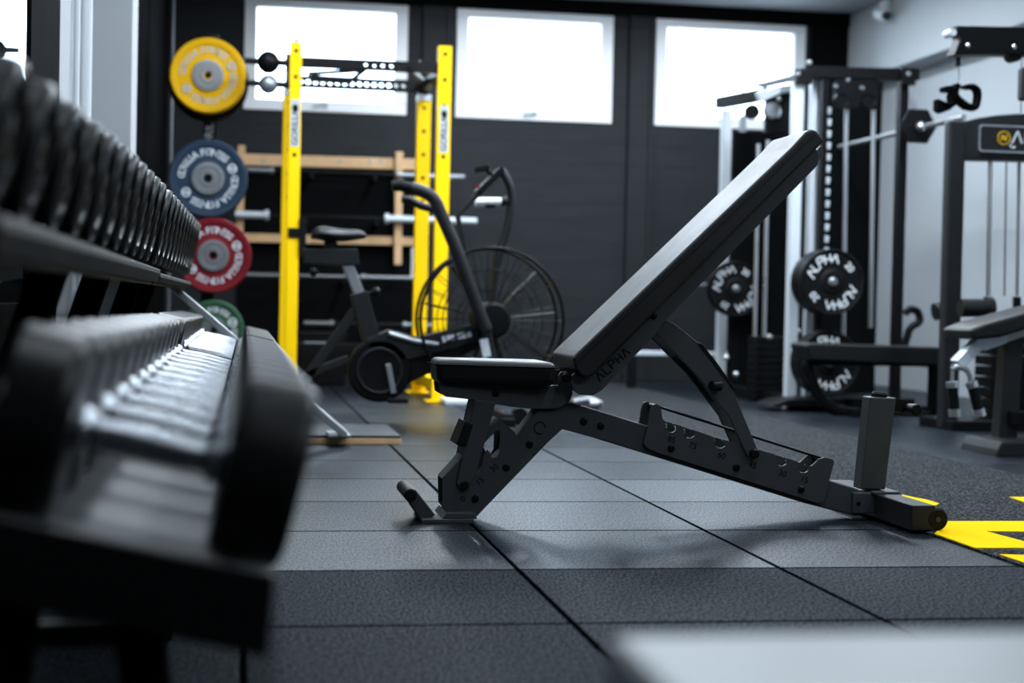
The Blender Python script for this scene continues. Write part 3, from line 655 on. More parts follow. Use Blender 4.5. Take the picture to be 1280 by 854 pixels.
for n, x, y, rp, m, lab in PL:
    c = A(x, y, YT); r = rp/2037*YT*1.015
    bumper('bumper_plate', c, r, 0.085, m, lab, group='coloured plates on the storage post', tm='greyprint' if n == 'yellow' else 'print')
    pg = MB().cyl((c.x, YT+0.03, c.z), (c.x, YT+0.40, c.z), r*0.08, 16); pg.build('peg', 'dark', pt)
c = A(260, 94, YT); c2 = Vector((c.x, YT+0.24, c.z))
bumper('bumper_plate', c2, 0.24, 0.12, 'rubber', 'black bumper plate hanging directly behind the yellow plate', words=None, group='coloured plates on the storage post')

# ================================================================== YELLOW POWER RACK
YR, YB2 = 9.53, 10.45
pr = thing('power_rack', (0.75, 10.0, 0), 'tall yellow power rack with black crossmembers in front of the first window', 'power rack')
def upright(px, Y, ztop, w_=0.08):
    x = A(px, 300, Y).x
    m = MB()
    m.box((x-w_/2, Y, 0.0), (x+w_/2, Y+0.07, ztop)); m.second = (len(m.f), 'dark')
    for k in range(int((ztop-0.2)/0.075)):
        z = ztop-0.05-k*0.075
        if k < 9 and k % 2 == 0: m.cyl((x, Y-0.0006, z), (x, Y+0.002, z), 0.0125, 10)
    return x, m.build('upright', 'yellow', pr, bevel=0.003)
xl, ul = upright(366, YR, 2.075, 0.068); xr, ur = upright(552, YR, 2.095)
xl2, ul2 = upright(359.5, YB2, 1.885, 0.085); xr2, ur2 = upright(527, YB2, 1.885, 0.088)
for x, Y, z0 in ((xl2, YB2, 1.885), (xr2, YB2, 1.885)):
    MB().box((x-0.032, Y+0.002, z0-0.01), (x+0.032, Y+0.066, z0+0.26)).build('post_extension', 'dark', pr, bevel=0.003)
    MB().box((x-0.045, Y-0.012, z0-0.005), (x+0.045, Y+0.08, z0+0.035)).build('collar_bracket', 'silver', pr, bevel=0.004)
for x, uo, py in ((xl, ul, (124, 183)), (xr, ur, (132, 191))):
    z1, z0 = A(366, py[0], YR).z, A(366, py[1], YR).z
    if uo is ur: z1, z0 = A(556, py[0], YR).z, A(556, py[1], YR).z
    lb = MB().box((x-0.024, YR-0.003, z0), (x+0.026, YR, z1)).build('label_plate', 'greyprint', uo)
    t = MB(); put(t, text_data('GORILLA'), (x+0.001, YR-0.0032, z0+(z1-z0)*0.40), (0, 0, 1), (-1, 0, 0), 0.05, 0.02); t.build('lettering', 'dark', lb)
    MB().ball((x, YR-0.004, z1-0.05), 0.018, 12, (1, 0.1, 1.2)).build('emblem', 'dark', lb)
MB().box((xl-0.018, YR+0.015, 2.07), (xl+0.018, YR+0.055, 2.10)).build('top_cap', 'steel', pr, bevel=0.003)
# crossmembers: front beam with end holes, rear beam with a row of holes
fz = A(460, 80.5, YR).z
def beam_holes(xa, xb, z, y0, y1, hh, holes, r, name):
    m = MB(); plate_xz(m, [[(xa, z-hh/2), (xb, z-hh/2), (xb, z+hh/2), (xa, z+hh/2)]]+[circ(hx, z, r, 12) for hx in holes], y0, y1)
    return m.build(name, 'dark', pr)
beam_holes(xl+0.034, xr-0.034, fz, YR+0.01, YR+0.06, 0.058, [A(x, 80, YR).x for x in (458, 468, 479, 490)], 0.011, 'crossmember')
rz = A(460, 105, YB2).z
beam_holes(xl2+0.03, xr2-0.03, rz, YB2+0.01, YB2+0.05, 0.075, [A(376+9.2*k, 108, YB2).x for k in range(0, 15)], 0.015, 'crossmember')
m = MB(); q0, q1 = A(385, 92, 10.0), A(455, 88, 10.0); m.bar(q0, q1, 0.03, 0.022); m.bar(A(388, 98, 10.0), A(440, 101, 10.0), 0.03, 0.04); m.bar(A(440, 100, 10.0), A(470, 76, 10.0), 0.025, 0.025)
m.build('pull_up_bar', 'dark', pr)
MB().bar(A(512, 86, YR), A(530, 104, YB2), 0.03, 0.03).build('side_brace', 'dark', pr)
for x, xx in ((xl, xl2), (xr, xr2)):
    MB().bar((x, YR+0.05, fz), (xx, YB2+0.02, fz), 0.05, 0.055).build('side_beam', 'dark', pr, bevel=0.003)
    MB().bar((x, YR+0.05, 0.10), (xx, YB2+0.02, 0.10), 0.06, 0.07).build('side_beam', 'yellow', pr, bevel=0.003)
MB().box((xl2, YB2+0.01, 0.25), (xr2, YB2+0.06, 0.31)).build('crossmember', 'dark', pr, bevel=0.003)
for x, Y in ((xl, YR), (xr, YR), (xl2, YB2), (xr2, YB2)):
    MB().box((x-0.075, Y-0.05, 0.0), (x+0.065, Y+0.12, 0.012)).build('base_plate', 'yellow', pr, bevel=0.003)
# globe grips on a side arm at the plates' side
for py, rr, mm in ((77, 0.066, 'dark'), (104.5, 0.056, 'steel')):
    c = A(335.5, py, YR); a = MB(); a.tube([(xl-0.03, YR+0.03, c.z), (A(306, py-1, YR).x, YR+0.03, c.z+0.004)], [0.019, 0.018], 12)
    ao = a.build('grip_arm', 'dark', pr); MB().ball((c.x, YR+0.03, c.z), rr, 24).build('globe_grip', mm, ao)
# safety hook on the upright
jz1, jz0 = A(366, 285, YR).z, A(366, 297, YR).z
j = MB(); j.box((xl-0.028, YR-0.012, jz0), (xl+0.06, YR+0.08, jz1)); j.box((xl+0.036, YR-0.02, jz0-0.10), (xl+0.075, YR+0.08, jz1+0.06)); j.build('bar_hook', 'dark', pr, bevel=0.003)

# ================================================================== TIMBER BAR RACK ON THE BLACK WALL
YW = 12.5
wr = thing('timber_bar_rack', (0.6, YW, 1.4), 'pale timber frame of rails and posts on the black wall below the first window', 'wall rack')
def wbar(p0, p1, h, name, m='wood', d=0.05, Y=YW, par=None):
    a, b = A(*p0, Y), A(*p1, Y); 
    return MB().bar((a.x, Y, a.z), (b.x, Y, b.z), d, h, up=(0, 0, 1) if abs(a.z-b.z) < 0.3 else (1, 0, 0)).build(name, m, par or wr, bevel=0.004)
wbar((303, 199.5), (524, 206), 0.085, 'rail'); wbar((297, 297), (520, 302), 0.065, 'rail')
wbar((302, 182), (299, 310), 0.055, 'post', Y=YW-0.05); wbar((499, 190), (497, 331), 0.058, 'post', Y=YW-0.05)
q0, q1 = A(300, 205, YB-0.03), A(524, 470, YB-0.03)
MB().box((q0.x, YB-0.03, q1.z), (q1.x, YB-0.005, q0.z)).build('backing_board', 'flat', wr, bevel=0.003)
h = MB()
for x in (329, 425, 462, 476):
    q = A(x, 202, YW-0.03); h.cyl((q.x, YW-0.028, q.z), (q.x, YW-0.021, q.z), 0.014, 10)
    h.build('screw', 'steel', wr); h = MB()
def barbell(x0, x1, y0, y1, Y, label, m='dark', ms='silver', sl=(0.2, 0.2), rs=0.026):
    a, b = A(x0, y0, Y), A(x1, y1, Y); a.y = b.y = Y
    o = thing('barbell', (a+b)/2, label, 'barbell', 'barbells on the black wall'); d = (b-a).normalized(); L = (b-a).length
    MB().cyl(a+d*0.1, b-d*0.1, 0.014, 14).build('shaft', m, o)
    for p, s, f in ((a, 1, sl[0]*L), (b, -1, sl[1]*L)):
        s_ = MB().lathe([(0, 0), (rs, 0), (rs, f), (rs*1.5, f), (rs*1.5, f+0.03), (0.014, f+0.03)], p, d*s, 20); s_.build('sleeve', ms, o)
    for f in (0.29, 0.58):
        q = a+(b-a)*f; MB().bar((q.x, YW+0.099, q.z-0.03), (q.x, Y-0.03, q.z-0.03), 0.03, 0.03, up=(0, 0, 1)).build('hook', 'dark', wr)
    return o
barbell(310, 581, 212, 221.5, YW-0.12, 'dark slim barbell resting just under the upper timber rail', sl=(0.1, 0.30), ms='steel', rs=0.018)
barbell(294, 596, 268, 276.5, YW-0.12, 'bright steel barbell lying above the lower timber rail', sl=(0.12, 0.37))
barbell(306, 520, 343.5, 348, YW-0.12, 'plain grey barbell hanging below the timber frame', m='hubmetal', sl=(0.2, 0.3), ms='hubmetal', rs=0.018)
barbell(380, 540, 404, 407, YW-0.12, 'low dark barbell near the foot of the black wall', sl=(0.2, 0.2), ms='hubmetal', rs=0.018)
# white strap hanging beside the yellow post
q0, q1 = A(518, 310, 11.6), A(517, 349, 11.6)
tag(MB().box((q0.x-0.022, 11.6, q1.z), (q0.x+0.022, 11.63, q0.z)).build('hanging_strap', 'white', bevel=0.01, loc=(q0.x, 11.6, q1.z)), 'short white strap hanging on the wall rack beside the rear yellow post', 'strap')
# dark storage bin at the foot of the wall
q0, q1 = A(372, 424, 11.2), A(432, 424, 11.2)
bn = thing('storage_bin', ((q0.x+q1.x)/2, 11.4, 0), 'black storage bin with a grey label standing low behind the bike saddle', 'bin')
zb = A(400, 421, 11.2).z
MB().box((q0.x, 11.2, 0), (q1.x, 11.75, zb)).build('bin_body', 'dark', bn, bevel=0.01)
MB().box((q0.x-0.01, 11.19, zb), (q1.x+0.01, 11.76, zb+0.025)).build('bin_rim', 'dark', bn, bevel=0.006)
q = A(396, 432, 11.2); MB().cbox((q.x, 11.199, q.z), (0.17, 0.004, 0.05)).build('label_sticker', 'greyprint', bn)

# ================================================================== AIR BIKE
YK = 8.0
bk = thing('air_bike', (1.0, YK, 0), 'black air bike with large caged fan wheel standing before the yellow rack', 'exercise bike')
def P3(pts, Y): return [A(x, y, Y) for x, y in pts]
def smooth(pts, n=6):
    out = []
    for i in range(len(pts)-1):
        p0, p1, p2, p3 = pts[max(i-1, 0)], pts[i], pts[i+1], pts[min(i+2, len(pts)-1)]
        for k in range(n):
            t = k/n; out.append(0.5*((2*p1)+(p2-p0)*t+(2*p0-5*p1+4*p2-p3)*t*t+(3*p1-p0-3*p2+p3)*t**3))
    return out+[pts[-1]]
hc = A(612, 400, YK); R = 90/2037*8.05*1.0
cg = MB()
for yy in (-0.09, 0.09):
    for rr, th in ((R, 0.009), (R*0.70, 0.003), (R*0.42, 0.003)):
        cg.tube([hc+Vector((rr*math.cos(2*PI*k/56), yy*(1.0 if rr == R else 1.25), rr*math.sin(2*PI*k/56))) for k in range(56)], th, 6, closed=True)
    for k in range(28):
        a = 2*PI*k/28; e = Vector((math.cos(a), 0, math.sin(a)))
        cg.tube([hc+e*0.08+Vector((0, yy*1.3, 0)), hc+e*R*0.7+Vector((0, yy*1.25, 0)), hc+e*R+Vector((0, yy, 0))], 0.0022, 5)
for k in range(12):
    a = 2*PI*k/12; e = Vector((math.cos(a), 0, math.sin(a)))*R; cg.tube([hc+e+Vector((0, -0.09, 0)), hc+e+Vector((0, 0.09, 0))], 0.006, 6)
cgo = cg.build('fan_cage', 'dark', bk)
MB().lathe([(0, -0.135), (0.075, -0.13), (0.09, -0.11), (0.09, 0.11), (0.075, 0.13), (0, 0.135)], hc, (0, 1, 0), 32).build('hub', 'dark', bk)
fan = MB()
for k in range(9):
    a = 2*PI*k/9+0.12; e = Vector((math.cos(a), 0, math.sin(a))); n_ = Vector((-math.sin(a), 0, math.cos(a)))
    fan.hexa([hc+e*0.07+Vector((0, -0.05, 0))-n_*0.004, hc+e*R*0.93+Vector((0, -0.06, 0))-n_*0.004, hc+e*R*0.93+Vector((0, 0.06, 0))-n_*0.004, hc+e*0.07+Vector((0, 0.05, 0))-n_*0.004,
              hc+e*0.07+Vector((0, -0.05, 0))+n_*0.004, hc+e*R*0.93+Vector((0, -0.06, 0))+n_*0.004, hc+e*R*0.93+Vector((0, 0.06, 0))+n_*0.004, hc+e*0.07+Vector((0, 0.05, 0))+n_*0.004])
fan.build('fan', 'frame', bk)
# saddle: wide tail, narrow nose
sd = MB(); ring = []
prof = [(388, 293, 3, .05), (394, 288, 9, .10), (404, 289, 11, .115), (418, 291, 10, .09), (432, 291.5, 9, .05), (446, 290, 8, .032), (455, 290.5, 5, .022), (458, 292, 1.5, .01)]
nseg = 16
for x, y, hpx, wy in prof:
    c = A(x, y+4, YK); hz = hpx/2037*8
    ring.append([c+Vector((0, wy*math.cos(2*PI*k/nseg), hz*math.sin(2*PI*k/nseg)*(1 if math.sin(2*PI*k/nseg) > 0 else 0.8))) for k in range(nseg)])
vs = [p for r_ in ring for p in r_]; fs = []
for i in range(len(ring)-1): fs += [(i*nseg+k, i*nseg+(k+1) % nseg, (i+1)*nseg+(k+1) % nseg, (i+1)*nseg+k) for k in range(nseg)]
fs += [tuple(range(nseg-1, -1, -1)), tuple(range((len(ring)-1)*nseg, len(ring)*nseg))]
sd.add(vs, fs, True); so = sd.build('saddle', 'vinyl', bk); su = so.modifiers.new('sub', 'SUBSURF'); su.levels = su.render_levels = 1
m = MB().prism(XZ([(378, 311), (446, 311), (449, 331), (424, 333), (380, 329)], YK), YK-0.04, YK+0.04); m.build('seat_slider', 'frame', bk, bevel=0.005)
m = MB(); m.bar(A(412, 300, YK), A(416, 312, YK), 0.05, 0.06); m.build('saddle_clamp', 'dark', bk)
m = MB(); m.bar(A(434, 330, YK), A(450, 370, YK), 0.055, 0.05, up=(1, 0, 0)); spo = m.build('seat_post', 'steel', bk, bevel=0.004)
q = A(392, 340, YK-0.05); MB().ball(q, 0.022, 14).build('slider_knob', 'dark', bk)
q = A(469.5, 365, YK-0.02); k_ = MB(); k_.tube([A(452, 370, YK-0.02), q], 0.010, 8); k_.ball(q, 0.024, 14); k_.build('height_knob', 'dark', bk)
fr = MB()
fr.bar(A(448, 366, YK), A(466, 432, YK), 0.07, 0.085, up=(1, 0, 0)); fr.bar(A(444, 388, YK), A(386, 469, YK), 0.05, 0.045, up=(1, 0, 0)); fr.bar(A(384, 468, YK), A(436, 449, YK), 0.05, 0.04)
fr.prism(XZ([(455, 425), (486, 412), (522, 421), (592, 405), (622, 415), (600, 426), (526, 446), (500, 450), (470, 450)], YK), YK-0.045, YK+0.045)
fr.bar(A(384, 468, YK), A(366, 512, YK), 0.05, 0.045, up=(1, 0, 0))
fr.bar(A(607, 405, YK-0.16), A(622, 505, YK-0.16), 0.045, 0.045, up=(1, 0, 0)); fr.bar(A(607, 405, YK+0.16), A(622, 505, YK+0.16), 0.045, 0.045, up=(1, 0, 0))
fro = fr.build('bike_frame', 'frame', bk, bevel=0.005)
m = MB(); m.tube(P3([(486, 417), (520, 427), (548, 431)], YK-0.06), 0.012, 8); m.build('frame_trim', 'steel', fro)
for xa, xb in ((553, 568), (571.5, 589)):
    m = MB(); a, b = A(xa, 424.5-(xa-553)*0.2, YK-0.048), A(xb, 424.5-(xb-553)*0.2, YK-0.048); m.bar(a, b, 0.03, 0.004, up=(0, 1, 0)); m.build('frame_label', 'print', fro)
m = MB(); m.bar(A(604.5, 424, YK-0.187), A(609, 446, YK-0.187), 0.04, 0.004, up=(0, 1, 0)); m.build('fork_label', 'print', fro)
gc = A(473.5, 463, YK)
MB().lathe([(0, -0.05), (0.10, -0.055), (0.105, -0.045), (0.145, -0.045), (0.155, -0.035), (0.155, 0.03), (0, 0.03)], gc, (0, 1, 0), 40).build('chain_guard', 'dark', bk)
m = MB().prism(XZ([(473, 430), (560, 425), (600, 412), (606, 430), (560, 455), (505, 482), (480, 498), (455, 492)], YK), YK-0.02, YK+0.025); m.build('chain_cover', 'dark', bk, bevel=0.006)
gr = MB(); gr.tube([gc+Vector((0.108*math.cos(2*PI*k/32), -0.052, 0.108*math.sin(2*PI*k/32))) for k in range(32)], 0.008, 6, closed=True); gr.build('guard_ring', 'frame', bk)
cr = MB(); cr.bar(A(485, 455, YK-0.07), A(492, 492, YK-0.07), 0.026, 0.02, up=(0, 1, 0)); co = cr.build('crank_arm', 'steel', bk, bevel=0.004)
q = A(497, 501, YK-0.11); MB().cbox(q, (0.10, 0.07, 0.022)).build('pedal', 'dark', co, bevel=0.005)
cr = MB(); cr.bar(A(485, 455, YK+0.07), A(470, 425, YK+0.07), 0.026, 0.02, up=(0, 1, 0)); co = cr.build('crank_arm', 'steel', bk, bevel=0.004)
q = A(468, 424, YK+0.11); MB().cbox(q, (0.10, 0.07, 0.022)).build('pedal', 'dark', co, bevel=0.005)
# moving arms
m = MB(); m.tube(smooth(P3([(514, 235), (530, 240), (543, 250), (553, 272), (574, 321), (598, 387), (608, 412)], YK-0.2)), 0.031, 12); na = m.build('push_arm', 'frame', bk)
MB().tube(P3([(490, 233), (500, 231.5), (516, 236)], YK-0.2), [0.026, 0.028, 0.03], 12).build('foam_grip', 'rubber', na)
m = MB(); m.tube(smooth(P3([(606, 255), (625, 253), (638, 252), (634, 285), (620, 330), (612, 405)], YK+0.2)), [0.022]*31, 12); fa = m.build('push_arm', 'frame', bk)
MB().tube(P3([(594, 253), (626, 253)], YK+0.2), 0.024, 12).build('foam_grip', 'silver', fa)
m = MB(); m.tube(smooth(P3([(502, 249), (512, 250), (526, 257), (545, 262)], YK-0.05)), 0.020, 10); m.build('fixed_grip', 'frame', bk)
m = MB(); m.tube(P3([(604, 236), (572, 270), (585, 330)], YK), 0.014, 8); m.build('console_stem', 'frame', bk)
m = MB(); m.tube(smooth(P3([(626, 212), (637, 232), (640, 254)], YK+0.1)), 0.022, 10); m.build('arm_bend', 'frame', bk)
MB().bar(A(596, 242, YK), A(627, 211, YK), 0.16, 0.03, up=(0, 0, 1)).build('console', 'dark', bk, bevel=0.006)
q = A(603, 211, YK); m = MB(); m.bar(A(594, 213, YK), A(611, 208, YK), 0.06, 0.03); m.bar(A(606, 210, YK), A(618, 222, YK), 0.03, 0.02); m.build('console_bracket', 'dark', bk, bevel=0.006)
q = A(597, 233, YK-0.085); MB().cbox(q, (0.018, 0.012, 0.018)).build('red_button', 'red', bk)
for px, nm in (((368, 512), 'rear_stabiliser'), ((624, 512), 'front_stabiliser')):
    q = A(*px, YK); m = MB(); m.bar((q.x, YK-0.26, 0.04), (q.x, YK+0.26, 0.04), 0.06, 0.05); o_ = m.build(nm, 'frame', bk, bevel=0.008)
    for yy in (-0.26, 0.26): MB().cbox((q.x, YK+yy, 0.02), (0.075, 0.05, 0.04)).build('rubber_foot', 'rubber', o_, bevel=0.006)
q = A(640, 512, YK); m = MB(); m.cyl((q.x, YK-0.24, 0.045), (q.x, YK-0.19, 0.045), 0.042, 20); m.build('transport_wheel', 'rubber', bk)
# low bright steel pieces on the floor behind the bench
q0, q1 = G(556, 507), G(612, 507)
tag(MB().box((q0.x, q0.y, 0), (q1.x, q0.y+0.25, 0.035)).build('steel_step_plate', 'silver', bevel=0.008, loc=(q0.x, q0.y, 0)), 'low silver steel plate on the floor behind the bench seat', 'plate')
q = G(740, 512); fp = thing('steel_bar', (q.x, q.y, 0), 'small dull steel bar lying on the floor just beyond the bench elbow', 'bar')
m = MB(); m.tube([A(716, 503, q.y)+Vector((0, 0, 0)), A(736, 500, q.y), A(752, 505, q.y)], [0.022, 0.026, 0.018], 12); m.build('shaft', 'hubmetal', fp)
b_ = MB(); b_.cyl((q.x-0.02, q.y-0.03, 0.034), (q.x+0.03, q.y-0.04, 0.034), 0.026, 18); b_.build('end_cap', 'steel', fp)

# ================================================================== CABLE MACHINE
cm = thing('cable_machine', (3.55, 10.0, 0), 'black and silver cable machine with weight stacks before the third window', 'cable machine')
YC0, YC1 = 9.3, 10.9
ztop = A(1010, 85, YC0).z
def post(px, py, Y, w_, m, z1=None, z0=0.0, name='upright', d=0.07, par=None):
    x = A(px, py, Y).x; return MB().box((x-w_/2, Y, z0), (x+w_/2, Y+d, z1 if z1 else ztop)).build(name, m, par or cm, bevel=0.004)
post(998, 160, YC0, 0.062, 'silver', ztop-0.09); post(1020, 160, YC0+0.1, 0.055, 'silver', ztop-0.02); post(1031, 160, YC0, 0.038, 'dark'); post(1130, 160, YC0, 0.052, 'dark', ztop+0.01)
post(908.5, 200, YC1, 0.062, 'silver', A(908, 137, YC1).z); post(929, 200, YC1+0.3, 0.035, 'steel', A(929, 137, YC1).z)
def beam2(p0, Y0, p1, Y1, w_, h_, m='dark', name='top_beam'):
    return MB().bar(A(*p0, Y0), A(*p1, Y1), w_, h_).build(name, m, cm, bevel=0.004)
beam2((1004, 91), YC0+0.03, (1146, 94), YC0+0.03, 0.09, 0.068)
beam2((899, 129), YC1, (962, 117), YC0+1.0, 0.07, 0.075); beam2((952, 107), YC1-0.1, (1002, 95), YC0+0.2, 0.06, 0.03)
MB().cbox(A(1134, 96, YC0-0.02), (0.085, 0.06, 0.10)).build('corner_bracket', 'dark', cm, bevel=0.003)
MB().cbox(A(1004, 96, YC0-0.02), (0.10, 0.05, 0.085)).build('corner_bracket', 'dark', cm, bevel=0.003)
MB().cbox(A(972, 140, YC0+0.7), (0.17, 0.04, 0.27)).build('pulley_plate', 'dark', cm, bevel=0.004)
MB().cbox(A(1070, 118, YC0+0.02), (0.27, 0.05, 0.17)).build('pulley_plate', 'dark', cm, bevel=0.004)
m = MB().prism(XZ([(946, 116), (972, 108), (1003, 104), (1003, 112), (975, 117), (950, 128)], YC0+0.6), YC0+0.58, YC0+0.64); m.build('light_arm', 'silver', cm, bevel=0.004)
for x, y, Y in ((974, 124, YC0+0.68), (973, 145, YC0+0.68), (1136, 92, YC0-0.055), (1012, 78, YC0-0.03), (998, 92, YC0-0.05), (1060, 100, YC0-0.01), (1045, 108, YC0-0.01), (906, 129, YC1-0.05), (1078, 110, YC0-0.01)):
    q = A(x, y, Y); MB().lathe([(0.016, 0.012), (0.016, 0), (0.010, -0.008), (0, -0.009)], q, (0, 1, 0), 12).build('bolt', 'chrome', cm)
for x, y, Y, r in ((965, 138, YC0+0.66, 0.055), (1050, 127, YC0-0.012, 0.045), (1084, 127, YC0-0.012, 0.045), (940, 140, YC0+1.1, 0.05)):
    q = A(x, y, Y); p_ = MB().lathe([(0, -0.012), (r*0.8, -0.012), (r, -0.02), (r, -0.008), (r*0.82, 0.0), (r, 0.008), (r, 0.02), (0, 0.02)], q, (0, 1, 0), 24); p_.build('pulley', 'steel' if x == 965 else 'dark', cm)
# guide rods, latch strip, weight stacks with shrouds
for x, y0, y1, Y in ((1058, 132, 420, YC0+0.1), (1092, 134, 410, YC0+0.1), (960, 175, 425, YC0+0.9), (948, 180, 425, YC0+1.0)):
    a, b = A(x, y0, Y), A(x-4 if x > 1000 else x-5, y1, Y); MB().tube([a, b], 0.013, 10).build('guide_rod', 'chrome', cm)
for k in range(16):
    q = A(1037-0.32*k, 139+14.6*k, YC0+0.05); l = MB(); l.bar(q+Vector((0, 0, 0.024)), q+Vector((-0.008, 0, -0.018)), 0.03, 0.02, up=(0, 1, 0)); l.build('latch', 'silver', cm, bevel=0.005)
x0, x1 = A(1026, 300, 10.66).x, A(1098, 300, 10.66).x
st_ = MB().box((x0, 10.66, 0.02), (x1, 10.70, A(1060, 100, 10.66).z)).build('stack_shroud', 'flat', cm)
x0, x1 = A(915, 300, YC0+1.3).x, A(985, 300, YC0+1.3).x
MB().box((x0, YC0+1.3, 0.02), (x1, YC0+1.34, ztop-0.25)).build('stack_shroud', 'flat', cm)
x0, x1 = A(946, 450, YC0+0.55).x, A(988, 450, YC0+0.55).x; z1, z0 = A(960, 420, YC0+0.55).z, 0.02
for k in range(9):
    za = z0+(z1-z0)*k/9; MB().box((x0, YC0+0.55, za), (x1, YC0+0.75, za+(z1-z0)/9-0.006)).build('stack_plate', 'dark', cm, bevel=0.004)
for x, y in ((962, 421), (998, 414), (1000, 452), (920, 468), (908, 447)):
    q = A(x, y, YC0+0.4); MB().ball(q, 0.018, 12).build('stack_pin', 'chrome', cm)
MB().box((A(985, 500, YC0).x, YC0-0.05, 0), (A(1140, 500, YC0).x, YC0+0.1, 0.07)).build('base_beam', 'dark', cm, bevel=0.006)
MB().box((A(885, 480, YC1).x, YC1-0.05, 0), (A(985, 480, YC1).x, YC1+0.1, 0.07)).build('base_beam', 'dark', cm, bevel=0.006)
x_ = A(1000, 500, YC0).x
MB().box((x_-0.05, YC0, 0), (x_+0.05, YC1+0.05, 0.07)).build('base_beam', 'dark', cm, bevel=0.006)
m = MB().prism(XZ([(948, 505), (972, 497), (1040, 496), (1040, 507)], YC0-0.1), YC0-0.3, YC0); m.build('base_foot', 'dark', cm, bevel=0.004)
q0, q1 = A(786, 441, 11.3), A(912, 441, 11.3)
MB().box((q0.x, 11.3, q0.z-0.017), (q1.x, 11.34, q0.z+0.017)).build('low_rail', 'silver', cm, bevel=0.004)
for x in (q0.x+0.03, q1.x-0.03): MB().box((x-0.03, 11.295, 0.0075), (x+0.03, 11.345, q0.z-0.017)).build('rail_leg', 'dark', cm, bevel=0.004)
q0, q1 = A(864, 355, 10.9), A(906, 355, 10.9); MB().box((q0.x, 10.88, q0.z-0.012), (q1.x, 10.91, q0.z+0.012)).build('side_bar', 'steel', cm, bevel=0.003)
# cable loops by the end upright
cbl = MB(); cbl.tube(smooth(P3([(1140, 100), (1137, 115), (1139, 128), (1143, 138)], YC0-0.03)), 0.006, 8); cbl.tube(smooth(P3([(1145, 101), (1143, 118), (1145, 136)], YC0-0.03)), 0.006, 8); cbl.build('cable', 'steel', cm)
for a, b in (((914, 118), (922, 100)),):
    MB().tube(smooth(P3([(927, 123), (930, 111), (938, 105), (955, 104)], YC0+0.9)), 0.006, 8).build('cable', 'dark', cm)
# long bar on the machine running towards the lat tower
bb = thing('barbell', A(1147, 158, 9.1), 'steel barbell reaching from the cable machine towards the lat pulldown tower', 'barbell')
a, b = A(1050, 183.5, 10.6), A(1205, 146.5, 8.55); zc = (a.z+b.z)/2; xc = (a.x+b.x)/2; 
MB().cyl((a.x, 10.6, a.z), (b.x, 8.55, b.z), 0.016, 14).build('shaft', 'steel', bb)
q = A(1147, 158, 9.15); MB().lathe([(0, 0), (0.115, 0.0), (0.115, 0.012), (0.03, 0.02), (0, 0.02)], q, (0, -1, 0), 6).build('collar_plate', 'dark', bb); q2 = A(1151, 158, 9.08)
MB().ball(q2, 0.03, 16).build('end_nut', 'chrome', bb)

# black plates with white lettering
def alpha_plate(px, py, Y, rpx, th, label, deg=0, plain=True):
    c = A(px, py, Y); r = rpx/2037*Y
    o = thing('weight_plate', c, label, 'weight plate', 'lettered plates on the cable machine')
    MB().lathe([(r*0.14, 0.004), (r*0.30, 0.004), (r*0.40, 0.012), (r*0.90, 0.012), (r*0.93, 0.004), (r*0.97, 0.002), (r, 0.012), (r, th-0.01), (r*0.98, th), (r*0.14, th)], c, (0, 1, 0), 48).build('disc', 'rubber', o)
    if plain: MB().lathe([(r*0.14, 0.008), (r*0.14, -0.012), (r*0.08, -0.02), (0, -0.02)], c, (0, 1, 0), 24).build('hub', 'hubmetal', o)
    cc = c+Vector((0, 0.011, 0))
    if not plain: return o
    for a0 in (122+deg, -58+deg):
        t = MB()
        for i in range(5):
            a = math.radians(a0)-(i-2)*0.335; rad = Vector((math.cos(a), 0, math.sin(a))); tn = Vector((math.sin(a), 0, -math.cos(a)))
            letters(t, i, cc+rad*r*0.70, tn, rad, r*0.27, 0.17)
        t.build('lettering', 'white', o)
    for a0 in (40+deg, -140+deg):
        a = math.radians(a0); rad = Vector((math.cos(a), 0, math.sin(a))); tn = Vector((math.sin(a), 0, -math.cos(a)))
        t = MB(); put(t, text_data('20'), cc+rad*r*0.70, tn, rad, r*0.30, 0.02); t.build('weight_number', 'white', o)
    return o
def letters(mb, i, c, ex, ey, h, tf=0.2):
    w = h*0.86; th = h*tf
    S_ = ([[(-.5, -.5), (0.05, .5), (.5, -.5)]], [[(-.3, .5), (-.3, -.5), (.45, -.5)]], [[(-.4, -.5), (-.4, .5), (.4, .5), (.4, 0.02), (-.4, 0.02)]],
          [[(-.4, -.5), (-.4, .5)], [(.4, -.5), (.4, .5)], [(-.4, 0), (.4, 0)]], [[(-.5, -.5), (0.05, .5), (.5, -.5)]])[i]
    for ps in S_:
        for (x0, y0), (x1, y1) in zip(ps, ps[1:]): mb.bar(c+ex*x0*w+ey*y0*h, c+ex*x1*w+ey*y1*h, th, 0.003, up=ex.cross(ey))
alpha_plate(1041, 352.5, 9.02, 43.5, 0.09, 'black plate with white ring lettering, upper one on the cable machine peg')
alpha_plate(1033.3, 352.7, 9.115, 42.5, 0.10, 'black plate pushed behind the upper lettered plate, only its rim showing', plain=False)
alpha_plate(1037, 454, 9.1, 42.5, 0.16, 'black plate with white lettering partly hidden behind the low black bench', deg=-12)
alpha_plate(920, 361, 10.4, 36, 0.08, 'black plate with faint lettering hanging between the silver posts of the cable machine', deg=18)
for x, y in ((1041, 352.5), (1037, 454)):
    q = A(x, y, 9.02 if y < 400 else 9.1); MB().cyl((q.x, 9.05 if y < 400 else 9.13, q.z), (q.x, 9.32, q.z), 0.022, 16).build('plate_peg', 'steel', cm)
q = A(920, 361, 10.4); MB().cyl((q.x, 10.44, q.z), (q.x, 10.95, q.z), 0.02, 16).build('plate_peg', 'steel', cm)

